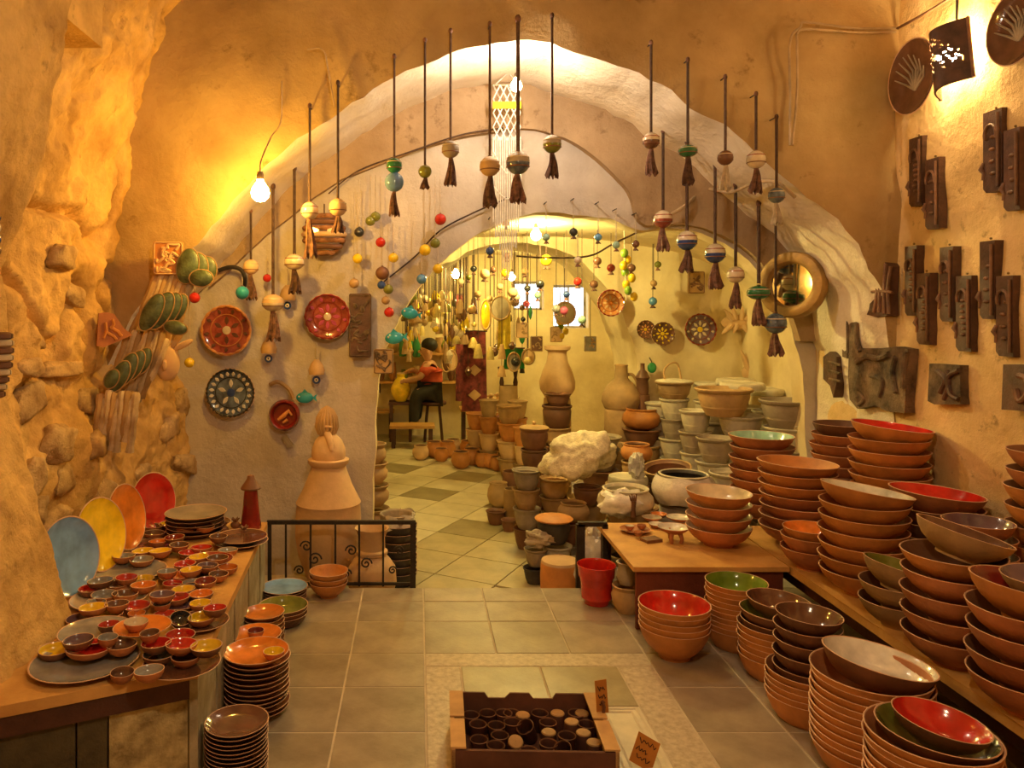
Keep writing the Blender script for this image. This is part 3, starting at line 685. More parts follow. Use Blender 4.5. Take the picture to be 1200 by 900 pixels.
for px, py, rp, m, lab in [(100, 772, 61, 'g_grey', 'large grey green plate at the near counter corner'), (213, 776, 45, 'g_brown', 'brown plate under red and yellow bowls by the near corner'),
    (112, 738, 42, 'g_grey', 'grey plate behind the large grey green plate'), (167, 733, 33, 'g_orange', 'orange plate holding small clay bowls'), (235, 727, 33, 'g_brown', 'brown plate at the counter edge under yellow bowls'),
    (128, 699, 44, 'g_cream', 'cream rimmed plate below the leaning blue plate'), (212, 702, 34, 'g_purple', 'dark purple plate under mixed bowls'), (152, 668, 42, 'g_grey', 'grey plate below the leaning yellow plate'), (222, 672, 34, 'g_brown', 'brown plate at mid counter'),
    (172, 642, 38, 'g_brown', 'brown plate beside the leaning orange plate'), (245, 655, 28, 'g_darkred', 'dark red plate at the counter edge'), (282, 633, 32, 'g_grey', 'flat grey brown plate at the far counter edge'), (194, 622, 32, 'g_brown', 'brown plate below the leaning red plate'),
    (240, 612, 30, 'g_brown', 'brown plate at the far counter end'), (282, 628, 31, 'g_brown', 'brown plate laid on the flat grey plate')]:
    put('plate', px, py, rp, m, lab)
names = dict(yellow='yellow', grey='grey', red='red', brown='brown', purple='purple', orange='orange', darkred='dark red', cream='cream', black='black', white='white')
bl = [(64, 760, 16, 'yellow'), (92, 749, 15, 'purple'), (104, 758, 23, 'red'), (143, 755, 15, 'brown'), (143, 787, 12, 'brown'), (175, 785, 15, 'grey'), (186, 766, 16, 'grey'), (218, 768, 15, 'brown'), (242, 756, 16, 'yellow'),
      (183, 753, 15, 'red'), (211, 743, 15, 'red'), (212, 754, 16, 'red'), (94, 724, 14, 'purple'), (109, 711, 14, 'yellow'), (128, 719, 14, 'yellow'), (128, 731, 11, 'red'), (137, 707, 12, 'brown'), (160, 709, 14, 'red'), (159, 728, 12, 'cream'),
      (193, 719, 11, 'red'), (211, 722, 11, 'black'), (235, 706, 11, 'yellow'), (252, 712, 12, 'red'), (237, 722, 14, 'yellow'), (107, 689, 13, 'red'), (122, 696, 13, 'grey'), (146, 695, 13, 'brown'), (140, 684, 12, 'brown'), (168, 685, 13, 'orange'),
      (190, 696, 13, 'purple'), (207, 699, 13, 'red'), (215, 690, 12, 'yellow'), (236, 695, 12, 'orange'), (168, 645, 11, 'yellow'), (188, 645, 11, 'yellow'), (145, 651, 11, 'grey'), (166, 655, 12, 'grey'), (236, 641, 11, 'red'), (222, 647, 11, 'red'), (233, 652, 10, 'yellow'),
      (255, 653, 11, 'brown'), (267, 644, 10, 'grey'), (217, 660, 11, 'red'), (224, 667, 11, 'yellow'), (243, 662, 11, 'purple'), (213, 673, 12, 'orange'), (267, 664, 10, 'orange'), (196, 669, 10, 'grey'), (148, 676, 11, 'red'), (167, 678, 12, 'yellow'), (118, 680, 13, 'grey'),
      (226, 682, 11, 'grey'), (241, 680, 11, 'darkred'), (198, 613, 10, 'yellow'), (218, 617, 10, 'orange'), (180, 624, 11, 'brown'), (240, 616, 10, 'brown'), (179, 616, 10, 'brown'), (210, 638, 10, 'brown'), (126, 746, 10, 'grey'), (176, 741, 10, 'brown'), (112, 705, 10, 'grey'), (256, 628, 9, 'brown'), (205, 629, 10, 'darkred'), (190, 707, 9, 'grey'), (160, 718, 9, 'orange'), (256, 672, 10, 'brown'), (202, 683, 10, 'red'), (185, 634, 9, 'orange')]
zone = lambda x, y: ('near counter end' if y > 735 else 'counter before the blue plate' if y > 700 else 'counter before the yellow plate' if y > 660 else 'far counter end') + (' by the wall' if x < 150 else ' by the edge' if x > 205 else '')
for px, py, rp, m in sorted(bl, key=lambda b: -b[1]):
    put('bowl', px, py, rp, 'g_'+m, 'small %s glazed dipping bowl on the %s' % (names[m], zone(px, py)), (.35, .2) if m == 'black' else (R.uniform(-.05, .05), R.uniform(-.05, .05)))
# speckled grey plate raised on the far stack
stack(229, 4.0, ZC, rep(4, 'plate', .15, .03, CD_, CD_, .022)+rep(1, 'plate', .158, .03, 'clay_grey', 'clay_grey', .02), 'plate pile at the far counter end', 'plates on the counter', 'plate', 'plate', .003, 'brown')
# red clay tower
pt = Vector((PX(294, 4.12), 4.12, ZC))
t = thing('clay_tower', 'small red clay tower with a pointed roof at the far counter end', 'figurine', pt)
MB().lathe([(.001, 0), (.055, 0), (.056, .01), (.043, .11), (.036, .20), (.04, .205), (.04, .212), (.001, .212)], 24).build('tower_body', 'g_darkred', t)
MB().lathe([(.052, .208), (.054, .216), (.022, .262), (.018, .28), (.001, .286)], 24).build('roof', 'clay_dark', t)
# little clay figures beside it
for k, (x, Y) in enumerate([(262, 4.02), (276, 4.1), (286, 3.95)]):
    q = Vector((PX(x, Y), Y, ZC)); mb = MB()
    mb.ball((0, 0, .02), (.028, .02, .02), 10, 6)
    for a in range(5):
        an = a*1.256; mb.tube([(0, 0, .03), (.012*math.cos(an), .012*math.sin(an), .05), (.022*math.cos(an), .022*math.sin(an), .058)], [.005, .006, .003], 6)
    tag(mb.build('clay_flower', 'clay_dark', None, q), 'small brown clay flower figure at the far counter end', 'figurine', 'clay flower figures')
# ------------------------------------------------------------ big pots, urns, railings
def pot(name, label, cat, p, outer, mo, group=None, thick=.012, seg=28, inner=None, depth=.75, rot=(0, 0, 0), parts=(), ring=None):
    """outer: (r,z) base to rim in metres"""
    t = thing(name, label, cat, p, rot, group) if parts else None
    rt, zt = outer[-1]
    prof = [(.001, 0)]+list(outer)+[(rt-thick*.5, zt+thick*.3), (rt-thick, zt)]
    zin = zt*(1-depth)
    inn = [(max(.004, r-thick), z) for r, z in reversed(outer[:-1]) if z > zin+.004]
    last = inn[-1][0] if inn else rt-thick
    prof += inn+[(last*.97, zin+.002), (.001, zin)]
    no = len(outer)+2
    mis = [0 if i < no else 1 for i in range(len(prof)-1)]
    o = MB().lathe(prof, seg, mis).build('body' if t else name, [mo, inner or mo], t, (0, 0, 0) if t else p, (0, 0, 0) if t else rot, angle=50)
    for f in parts: f(t)
    return t or tag(o, label, cat, group)
def lid(r, z, m, knob=True, dome=.25, km=None):
    def f(t):
        o = MB().lathe([(.001, z-.002), (r*.98, z-.002), (r*1.03, z+.008), (r*.95, z+.016), (r*.5, z+.016+r*dome*.7), (r*.12, z+.016+r*dome), (.001, z+.016+r*dome)], 28).build('lid', m, t)
        if knob: MB().lathe([(r*.10, z+.014+r*dome), (r*.10, z+.024+r*dome), (r*.17, z+.034+r*dome), (r*.12, z+.046+r*dome), (.001, z+.048+r*dome)], 14).build('knob', km or m, o)
    return f
def handle(pts, rr, m, name='handle'):
    return lambda t: MB().tube(catmull([tuple(p) for p in pts], 6), rr, 8).build(name, m, t)

# tall urn before the pale wall
pu = Vector((PX(385, 4.86), 4.86, ZL+.004)); s = 4.86/900
zz = lambda y: (PZ(y, 4.86)-ZL-.004)
t = thing('tall_urn', 'tall pale clay urn with a domed jar top before the pale wall', 'urn', pu)
MB().lathe([(.001, 0), (.10, 0), (.13, .06), (.19, .22), (.208, .34), (.206, zz(604)), (.200, zz(590)), (.205, zz(588)), (.19, zz(583)), (.150, zz(568)), (.118, zz(552)), (.108, zz(546)), (.128, zz(542)), (.130, zz(538)), (.11, zz(537)), (.001, zz(537))], 40).build('urn_body', 'clay_pale', t)
d = MB().lathe([(.10, zz(538)), (.108, zz(533)), (.105, zz(525)), (.085, zz(516)), (.045, zz(508)), (.03, zz(504)), (.001, zz(503))], 32).build('dome_jar', 'clay_pale', t)
MB().tube([(-.03, -.03, zz(503)), (0, -.05, zz(507)), (.02, -.09, zz(515)), (.03, -.10, zz(525))], [.02, .024, .022, .012], 10).build('spout', 'clay_pale', d)
hb = MB()
for a in range(18):
    an = a/18*2*PI
    hb.tube([(.05*math.cos(an)-.01, .05*math.sin(an), zz(508)), (.067*math.cos(an)-.01, .067*math.sin(an), zz(500)), (.060*math.cos(an)-.01, .060*math.sin(an), zz(489)), (.035*math.cos(an)-.01, .035*math.sin(an), zz(481)), (-.01, 0, zz(477))], .011, 6)
o = hb.build('woven_cap', 'clay_tan', t); o['label'] = 'ridged woven looking cap'; o['kind'] = 'stuff'
MB().tube([(-.03, -.062, zz(499)), (.0, -.072, zz(498)), (.03, -.062, zz(499))], .008, 6).build('cap_band', 'clay_pale', t)

# vase behind the railing
s = 4.62/900; pv = Vector((PX(436, 4.66), 4.66, ZL+.004)); zz = lambda y: PZ(y, 4.66)-ZL-.004
t = thing('clay_vase', 'pale clay vase with a collared neck behind the iron railing', 'vase', pv)
MB().lathe([(.001, 0), (.09, 0), (.13, .05), (.150, .12), (.142, zz(664)), (.11, zz(655)), (.085, zz(650)), (.095, zz(648)), (.095, zz(645)), (.08, zz(643)), (.078, zz(630)), (.098, zz(620)), (.104, zz(618)), (.09, zz(619)), (.07, zz(630)), (.06, zz(640)), (.001, zz(640))], 32).build('vase_body', 'clay_pale', t)
MB().tube([(-.06, -.12, .10), (-.02, -.142, .14), (.03, -.135, .13), (.06, -.12, .10)], .006, 6).build('relief_scroll', 'clay_tan', t)
# dark stack with a bagged pot on top
G = 'dark ridged bowls beside the railing'
for k in range(7):
    o = ob('dark_bowl', bowl_mesh('deep', .128, .09, 'clay_black', 'clay_black'), None, (PX(466, 4.95), 4.95, ZL+.004+k*.05))
    tag(o, '%s black ridged bowl of the pile behind the railing' % ('lowest' if k == 0 else ORD[6-k]), 'bowl', G)
zt = ZL+.004+6*.05+.035
pot('plastic_wrapped_pot', 'grey clay pot wrapped in torn plastic on the black bowls', 'pot', (PX(465, 4.95), 4.95, zt), [(.07, 0), (.095, .03), (.108, .08), (.108, .11), (.112, .12)], 'clay_grey', parts=[
    lambda t: MB().grid(lambda u, v: Vector((math.cos(u*3.6-2.2)*(.114+.012*math.sin(u*19)+.006*math.sin(v*23)), math.sin(u*3.6-2.2)*(.114+.012*math.sin(u*19)), lerp(.02+.035*math.sin(u*7), .128+.008*math.sin(u*25), v))), 26, 8).build('plastic_wrap', 'plastic', t)])
G = 'clay pots behind the wall edge'
for k, (z, r) in enumerate([(ZL, .12), (ZL+.17, .125), (ZL+.34, .12), (ZL+.50, .11), (ZL+.64, .10)]):
    pot('clay_pot', '%s clay pot of the column behind the pale wall edge' % ('lowest' if k == 0 else ORD[4-k]), 'pot', (PX(437, 5.62)+.0, 5.62, z+.004), [(r*.6, 0), (r*.95, .05), (r, .09), (r*.8, .12), (r*.95, .14), (r, .15)], 'clay_tan', G)

# wrought iron railing
Yr = 4.50
t = thing('iron_railing', 'black wrought iron railing with scrolls before the tall urn', 'railing', (PX(400, Yr), Yr, -.16))
X0 = PX(400, Yr); rz = lambda y: PZ(y, Yr)+.16
MB().box((PX(400, Yr)-X0, 0, rz(612)), (PX(487, Yr)-PX(313, Yr), .022, .022)).build('top_rail', 'iron', t, smooth=False)
MB().box((PX(400, Yr)-X0, 0, rz(684)), (PX(487, Yr)-PX(313, Yr), .018, .014)).build('bottom_rail', 'iron', t, smooth=False)
for x in (335, 364, 393, 421, 449):
    MB().box((PX(x, Yr)-X0, 0, rz(650)), (.011, .011, .37)).build('baluster', 'iron', t, smooth=False)
for x, ww in ((316, .02), (484, .032)):
    MB().box((PX(x, Yr)-X0, 0, rz(612)/2), (ww, ww, rz(612))).build('post', 'iron', t, smooth=False)
def scroll(cx, cz, sz, flip):
    pts = []
    for k in range(22):
        a = k/21*4.2*PI/1.4; r = sz*(1-k/24)
        pts.append((cx+flip*(sz-r*math.cos(a)), -.005, cz+r*math.sin(a)))
    return pts
for (x, y, f, s) in [(352, 640, 1, .035), (377, 655, -1, .04), (405, 645, 1, .035), (436, 660, -1, .035), (462, 645, 1, .03), (345, 668, 1, .03), (412, 672, -1, .03), (380, 676, 1, .025), (465, 668, -1, .025)]:
    MB().tube(scroll(PX(x, Yr)-X0, rz(y), s, f), .005, 6).build('scroll', 'iron', t)
# short railing by the table
t = thing('iron_railing', 'short black iron railing beside the low table', 'railing', (PX(690, Yr), Yr, -.16))
X0 = PX(690, Yr)
for x, ww in ((680, .05), (709, .03)):
    MB().box((PX(x, Yr)-X0, 0, rz(614)/2), (ww, .03, rz(614))).build('post', 'iron', t, smooth=False)
MB().box((PX(694, Yr)-X0, 0, rz(614)), (.17, .03, .025)).build('top_rail', 'iron', t, smooth=False)
pb = Vector((PX(697, 4.62), 4.66, ZL))
def crumple(c, rx, ry, rz_, seed, amp=.25, seg=28, rings=18, hf=.08):
    mb = MB().ball((0, 0, 0), 1, seg, rings); vs = []
    for v in mb.v:
        v = Vector(v); k = 1+fbm(v+Vector((seed, 0, 0)), 2.0 if hf > .05 else 1.3, 5 if hf > .05 else 3)*amp+hf*abs(noise.noise(v*5+Vector((seed, 3, 1))))
        vs.append((v.x*rx*k+c[0], v.y*ry*k+c[1], v.z*rz_*k+c[2]))
    mb.v = vs; return mb
tag(crumple((0, 0, .22), .10, .07, .22, 3, .3).build('plastic_bag', 'plastic', None, pb, angle=30), 'crumpled white plastic bag behind the short railing', 'bag')

# red flowerpot and pots by the table
pr = Vector((PX(699, 4.20), 4.20, .006))
pot('flower_pot', 'bright red plastic flower pot standing on the floor edge', 'pot', pr, [(.066, 0), (.07, .004), (.092, .15), (.097, .15), (.104, .205), (.106, .212)], 'g_red', depth=.85, thick=.006, seg=36)
pot('clay_pot', 'brown clay jar beside the low table leg', 'pot', (PX(737, 4.05), 4.08, .006), [(.05, 0), (.075, .04), (.085, .09), (.07, .12), (.078, .135), (.08, .14)], 'clay_tan')
pot('clay_pot', 'brown clay jar under the low table corner', 'pot', (PX(757, 4.1), 4.26, .006), [(.06, 0), (.085, .04), (.09, .10), (.075, .13), (.085, .145), (.088, .15)], 'clay_tan')
pot('clay_pot', 'small greenish jar stacked on the brown jar by the table', 'pot', (PX(737, 4.05), 4.08, .006+.148), [(.04, 0), (.055, .03), (.055, .06), (.045, .09), (.055, .11), (.058, .115)], 'clay_grey')

# things on the low table
G = None
tz = .331
def tp(x, y, zr=0.0): 
    Y = (CH-tz-zr)*FPX/(y-VY); return Vector((PX(x, Y), Y, tz))
o = ob('serving_plate', bowl_mesh('plate', .088, .018, 'clay', 'clay'), None, tp(744, 623)); tag(o, 'terracotta saucer with small cups on the low table', 'plate')
for k, (x, y, m) in enumerate([(738, 617, 'g_white'), (752, 616, 'clay'), (748, 624, 'clay_orange')]):
    q = tp(x, y, .03); q.z = tz+.010
    o = ob('dipping_bowl', bowl_mesh('dip', .026, .026, 'clay', m), None, q); tag(o, ['tiny white glazed cup on the terracotta saucer', 'tiny brown clay cup on the terracotta saucer', 'tiny orange clay cup on the terracotta saucer'][k], 'bowl')
q = tp(789, 634)
t = thing('footed_dish', 'white glazed dish on three clay legs on the low table', 'dish', q)
ob('dish', bowl_mesh('bowl', .086, .035, 'clay', 'g_white'), t, (0, 0, .045))
for a in (4.2, 5.3, 1.6): MB().tube([(.045*math.cos(a), .045*math.sin(a), .052), (.058*math.cos(a), .058*math.sin(a), .025), (.05*math.cos(a), .05*math.sin(a), 0)], [.014, .011, .010], 8).build('leg', 'clay', t)
for k, (x, y, r, m, lab) in enumerate([(796, 606, .075, 'g_white', 'flat white glazed dish at the back of the low table'), (764, 606, .058, 'clay_grey', 'small grey glazed dish behind the saucer on the table'), (772, 602, .05, 'g_orange', 'small orange glazed dish at the back of the table'), (770, 614, .05, 'g_white', 'little white rimmed saucer beside the footed dish')]):
    q = tp(x, y, .02); o = ob('serving_dish', bowl_mesh('plate', r, .022, 'clay', m), None, q); tag(o, lab, 'dish')
q = tp(763, 634); tag(MB().box((0, 0, .008), (.10, .07, .016)).build('clay_tile', 'clay_dark', None, q, (0, 0, .35), smooth=False), 'flat dark clay tile on the low table', 'tile')
q = tp(742, 606)
t = thing('clay_figure', 'slim brown clay hand figure standing on the low table', 'figurine', q)
MB().tube([(0, 0, 0), (0, 0, .05), (.004, 0, .10)], [.018, .014, .016], 10).build('stem', 'clay_dark', t)
for k in range(4): MB().tube([(-.012+.009*k, 0, .10), (-.022+.014*k, 0, .135+.008*(k % 2))], [.006, .004], 6).build('finger', 'clay_dark', t)

# ------------------------------------------------------------ piles of pots on the lower floor
def lowY(y, z=ZL): return (CH-z)*FPX/(y-VY)
S = {  # profiles in units (r=1, h=1)
 'pot': [(.66, 0), (.80, .2), (.92, .5), (.95, .75), (.90, .86), (1.0, .94), (1.0, 1.0)],
 'jar': [(.5, 0), (.85, .22), (1.0, .48), (.92, .72), (.72, .86), (.80, .95), (.84, 1.0)],
 'basin': [(.62, 0), (.80, .3), (.93, .75), (.92, .85), (1.03, .92), (1.05, 1.0)],
 'drum': [(.88, 0), (.98, .1), (1.0, .5), (.97, .9), (.94, 1.0)],
 'round': [(.45, 0), (.85, .2), (1.0, .45), (.95, .7), (.78, .9), (.82, 1.0)],
}
def ppot(px, Y, z, r, h, shape, m, label, group=None, inner=None, parts=(), rot=(0, 0, 0), dx=0, depth=.7):
    return pot('clay_pot', label, 'pot', (PX(px, Y)+dx, Y, z), [(a*r, b*h) for a, b in S[shape]], m, group, max(.006, r*.09), 26, inner, depth, rot, parts)
def column(px, Y, z, spec, desc, group, mats):
    n = len(spec)
    for k, (r, h, shape) in enumerate(spec):
        ppot(px+R.uniform(-.6, .6), Y, z, r, h, shape, mats[k % len(mats)], ('%s pot of the %s' % ('lowest' if k == 0 and n > 1 else ORD[n-1-k], desc)), group)
        z += h*.985+.001
    return z
G = 'stacked clay pots in the centre pile'
f = ZL+.004
column(617, 5.70, f, [(.095, .15, 'basin'), (.10, .15, 'basin'), (.10, .145, 'basin'), (.105, .14, 'basin')], 'front green brown column on the lower floor', G, ['clay_dark', 'clay_grey', 'clay_tan', 'clay_grey'])
z = column(626, 6.25, f, [(.10, .16, 'basin')]*2+[(.11, .16, 'basin'), (.11, .16, 'pot')], 'second column with the tan lidded pot', G, ['clay_dark', 'clay_dark'])
ppot(626, 6.25, z, .118, .17, 'pot', 'clay_dark', 'tan lidded brown pot at the head of the second column', parts=[lid(.118, .17, 'clay_tan', True, .12)])
z = column(650, 5.72, f, [(.09, .13, 'drum'), (.10, .13, 'basin'), (.105, .12, 'basin')], 'column under the tan rimmed jar', G, ['clay_tan', 'clay_grey'])
ppot(650, 5.72, z, .115, .14, 'pot', 'clay_tan', 'tan rimmed jar in the middle of the centre pile')
z = column(652, 6.9, f, [(.13, .2, 'pot'), (.13, .19, 'pot'), (.125, .17, 'basin'), (.12, .16, 'basin')], 'tall dark column by the big amphora', G, ['clay_tan', 'clay_dark', 'clay_dark'])
z = column(653, 6.9, z, [(.135, .2, 'pot'), (.115, .11, 'basin')], 'pair of dark bowls topping the tall column', G, ['clay_dark', 'clay_dark'])
z = column(652, 5.05, f, [(.085, .09, 'drum'), (.10, .13, 'basin')], 'base under the dark lidded jar', G, ['clay_lime', 'clay_lime'])
ppot(649, 5.05, z+.02, .112, .15, 'pot', 'clay_black', 'black jar with an orange brown lid in the centre pile', parts=[lid(.122, .15, 'clay_orange', False, .14)])
ppot(656, 4.78, f, .122, .20, 'drum', 'clay_orange', 'upturned yellow ochre clay drum at the step', depth=.03, parts=[lambda t: MB().lathe([(.117, .195), (.112, .21), (.07, .222), (.001, .224)], 26).build('drum_head', 'clay_pale', t)])
ppot(626, 4.97, f, .07, .10, 'basin', 'clay_black', 'small dark pot at the step beside the ochre drum')
ppot(628, 5.0, f+.104, .075, .11, 'basin', 'clay_grey', 'grey flower vase pot on the small dark pot')
tag(crumple((0, 0, .02), .085, .06, .05, 12, .5).build('pine_cone_ornament', 'clay_grey', None, (PX(632, 4.98), 4.98, f+.265), angle=25), 'knobbly grey ceramic ornament on the flower vase pot', 'ornament')
ppot(581, 6.35, f, .08, .11, 'basin', 'clay_dark', 'small dark pot alone at the edge of the pile')
ppot(596, 6.15, f, .06, .09, 'basin', 'clay_dark', 'small dark pot next to the lone one at the pile edge')
ppot(584, 6.9, f, .10, .22, 'round', 'clay_tan', 'ribbed tan basket pot at the aisle edge')
ppot(600, 7.0, f, .09, .3, 'drum', 'clay_dark', 'brown jar behind the ribbed basket pot')
ppot(602, 6.4, f, .085, .28, 'drum', 'clay_tan', 'narrow tan cylinder pot at the aisle edge')
# centre: sack, bagged pots, basins
z = column(690, 5.6, f, [(.15, .2, 'basin'), (.15, .2, 'basin')], 'column under the woven sack', G, ['clay_grey', 'clay_tan'])
ppot(688, 5.45, z, .10, .12, 'pot', 'clay_dark', 'dark pot half covered by the woven sack')
def sackfn_old(u, v):
    a = u*2*PI; rr = (1-v)**.6
    x = math.cos(a)*.28*rr+.05*math.sin(a*3)*rr+.09*v; y = math.sin(a)*.17*rr
    z_ = .30*math.sin(v*PI/2)**.9+.05*fbm((x*6, y*6, v*2), 1.5)+(.10*math.cos(a)*rr)
    return (x, y, z_)
sk = crumple((0, 0, 0), .24, .17, .165, 31, .34, 48, 30, .03)
sk.v = [(x+.10*max(0, z), y, z+.22*max(-.1, x)-.05*abs(math.sin(x*22))*(.3+y*-1.5)) for x, y, z in sk.v]
tag(sk.build('woven_sack', 'sack', None, (PX(678, 5.42), 5.42, PZ(533, 5.42)), angle=80), 'crumpled pale woven sack draped over the pots', 'sack')
z = column(665, 5.3, f, [(.11, .16, 'basin'), (.11, .15, 'basin')], 'column below the ridged pot', G, ['clay_grey', 'clay_dark'])
ppot(672, 5.3, z, .11, .13, 'round', 'clay_tan', 'ridged coil patterned pot below the woven sack')
z = column(700, 5.15, f, [(.12, .18, 'basin'), (.10, .14, 'pot')], 'low pair beside the black jar', G, ['clay_tan', 'clay_tan'])
ppot(676, 4.93, f, .058, .17, 'drum', 'clay_lime', 'pale narrow pot beside the short railing')
z = column(742, 4.95, f, [(.17, .2, 'basin'), (.16, .16, 'basin')], 'column under the bagged white pot', G, ['clay_grey', 'clay_tan'])
ppot(740, 4.95, z, .165, .15, 'basin', 'clay_tan', 'wide tan bowl under the bagged white pot')
z += .10
ppot(733, 4.92, z, .18, .17, 'round', 'clay_lime', 'white pot wrapped in crumpled plastic', parts=[lambda t: crumple((-.045, -.07, .09), .135, .105, .09, 5, .35).build('plastic_wrap', 'plastic', t, angle=60)])
z = column(735, 5.7, f, [(.16, .24, 'pot'), (.16, .24, 'pot')], 'column under the pale round lid', G, ['clay_tan'])
ppot(736, 5.7, z, .145, .06, 'drum', 'clay_lime', 'pale round lidded dish behind the bagged pot', depth=.03)
tag(crumple((0, 0, .09), .055, .05, .10, 9, .4).build('plastic_bag', 'plastic', None, (PX(752, 5.5), 5.62, z+.06), angle=30), 'small knotted white plastic bag on the pale round dish', 'bag')
z = column(801, 5.05, f, [(.15, .17, 'basin'), (.19, .14, 'round'), (.19, .19, 'round')], 'plastic wrapped column behind the table', G, ['clay_grey'])
ppot(801, 5.02, z, .195, .20, 'round', 'clay_lime', 'large plastic wrapped pot behind the low table', inner='clay_black', parts=[lambda t: MB().grid(lambda u, v: Vector((math.cos(u*6.283)*(.198+.008*math.sin(u*40))*(.85+.17*math.sin(v*PI)), math.sin(u*6.283)*(.198+.008*math.sin(u*44))*(.85+.17*math.sin(v*PI)), lerp(.02, .195, v)+.006*math.sin(u*30))), 60, 8).build('plastic_wrap', 'plastic', t)])
z = column(786, 5.75, f, [(.17, .23, 'basin'), (.17, .22, 'basin')], 'column under the tilted basin', G, ['clay_tan', 'clay_dark'])
ppot(783, 5.75, z+.02, .175, .13, 'basin', 'clay_tan', 'tilted wide tan basin in the centre pile', inner='clay_dark', rot=(.12, -.14, 0))
z = column(746, 6.1, f, [(.13, .2, 'pot'), (.13, .2, 'pot'), (.12, .17, 'pot')], 'column of open brown jars', G, ['clay_tan', 'clay_orange'])
ppot(746, 6.1, z, .125, .14, 'round', 'clay_orange', 'open orange brown jar in the centre pile', inner='clay_dark')
z = column(752, 6.75, f, [(.17, .2, 'pot'), (.17, .2, 'pot'), (.17, .19, 'pot'), (.165, .14, 'basin')], 'column with the glossy brown jar', G, ['clay_tan', 'clay_dark'])
ppot(752, 6.75, z, .17, .18, 'round', 'clay_orange', 'glossy brown round jar high on the centre pile', inner='clay_dark')
z = column(703, 6.6, f, [(.16, .2, 'basin'), (.16, .2, 'basin'), (.16, .19, 'basin')], 'column of broad green brown basins', G, ['clay_grey', 'clay_dark'])
ppot(704, 6.6, z, .17, .10, 'basin', 'clay_grey', 'broad green brown basin before the sack')
# right side: pale limewashed pots in ranks
G = 'pale limewashed pots stacked along the inner right wall'
PAL = ['clay_lime', 'clay_grey', 'clay_lime']
k = 0
for (px, Y, n, r, h, sh) in [(838, 5.55, 5, .13, .17, 'basin'), (860, 5.15, 4, .15, .17, 'basin'), (815, 6.0, 6, .12, .165, 'basin'), (790, 6.55, 6, .12, .17, 'basin'), (772, 6.75, 6, .11, .16, 'basin'), (834, 6.4, 6, .15, .17, 'basin'), (868, 5.75, 6, .16, .164, 'basin'), (922, 5.45, 6, .16, .157, 'basin'), (868, 6.5, 6, .16, .16, 'basin'), (905, 6.2, 6, .16, .16, 'basin'), (950, 6.0, 6, .15, .17, 'basin'), (940, 6.6, 6, .17, .17, 'basin')]:
    z = column(px, Y, f, [(r*R.uniform(.93, 1.05), h, sh) for _ in range(n)], 'pale column %s' % ['behind the cream bowl stack', 'next to the mint bowl', 'beside the tilted basin', 'below the wide handled pot', 'beside the glossy brown jar', 'below the broad tan pot', 'under the broad tan pot', 'below the large greenish pot', 'behind the broad tan pot', 'in the inner wall corner', 'beside the greenish pot', 'furthest back by the antlers'][k], G, PAL)
    k += 1
ppot(848, 5.75, f+6*(.164*.985+.001)+.003, .20, .20, 'basin', 'clay_tan', 'broad tan pot on the pale columns')
ppot(922, 5.45, f+6*(.157*.985+.001)+.003, .18, .19, 'basin', 'clay_grey', 'large greenish grey pot with a curved crack line', parts=[lambda t: MB().tube([(.10, -.16, .10), (.07, -.172, .04), (-.02, -.155, .02)], .006, 6).build('scratch_ridge', 'clay_lime', t)])
ppot(790, 6.55, f+6*(.17*.985+.001)+.003, .15, .14, 'basin', 'clay_tan', 'wide tan pot with a hoop handle on its lid', parts=[lid(.15, .14, 'clay_lime', False, .10), handle([(-.08, 0, .165), (-.085, 0, .24), (-.03, 0, .30), (.03, 0, .29), (.06, 0, .16)], .009, 'clay_tan', 'hoop_handle')])
for (px, py, Y, r, lab) in [(828, 451, 6.6, .11, 'small pale lidded pot right of the hoop handled one'), (862, 447, 6.5, .16, 'flat pale lid behind the broad tan pot'), (893, 458, 6.3, .18, 'long pale flat basin edge behind the greenish pot'), (870, 452, 6.0, .17, 'tilted pale flat dish on the broad tan pot')]:
    ppot(px, Y, PZ(py, Y)-.03, r, .05, 'drum', 'clay_lime', lab, depth=.04)
# amphora, jug, bottle
q = P(653, 466, 7.15)
pot('amphora', 'big tan amphora with a flared collar on the dark column', 'vase', q+Vector((0, 0, 0)), [(.11, 0), (.16, .08), (.165, .15), (.14, .24), (.10, .33), (.088, .40), (.088, .43), (.12, .45), (.122, .48)], 'clay_pale', depth=.4)
q = P(728, 478, 6.95)
pot('clay_jug', 'tan jug with a handle and narrow neck by the inner arch', 'jug', q, [(.15, 0), (.175, .06), (.17, .13), (.12, .21), (.06, .27), (.055, .37), (.06, .39)], 'clay_tan', depth=.3, parts=[handle([(.055, 0, .30), (.10, 0, .30), (.15, 0, .22), (.15, 0, .14)], .014, 'clay_tan')])
q = P(753, 462, 6.9)
pot('clay_bottle', 'small dark brown bottle next to the tan jug', 'bottle', q, [(.05, 0), (.055, .06), (.05, .12), (.065, .15), (.04, .20), (.02, .22), (.018, .27), (.022, .275)], 'clay_dark', depth=.2)
column(728, 6.95, f, [(.17, .2, 'drum'), (.17, .2, 'drum'), (.16, .2, 'drum'), (.15, PZ(478, 6.95)-f-.6, 'drum')], 'support column under the tan jug', 'stacked clay pots in the centre pile', ['clay_tan'])
column(753, 6.9, f, [(.07, PZ(462, 6.9)-f-.004, 'drum')], 'tall brown pedestal pot under the small bottle', None, ['clay_dark'])
column(653, 7.15, f, [(.13, .25, 'drum'), (.13, .25, 'drum'), (.13, PZ(466, 7.15)-f-.5, 'drum')], 'support column under the amphora', 'stacked clay pots in the centre pile', ['clay_tan'])
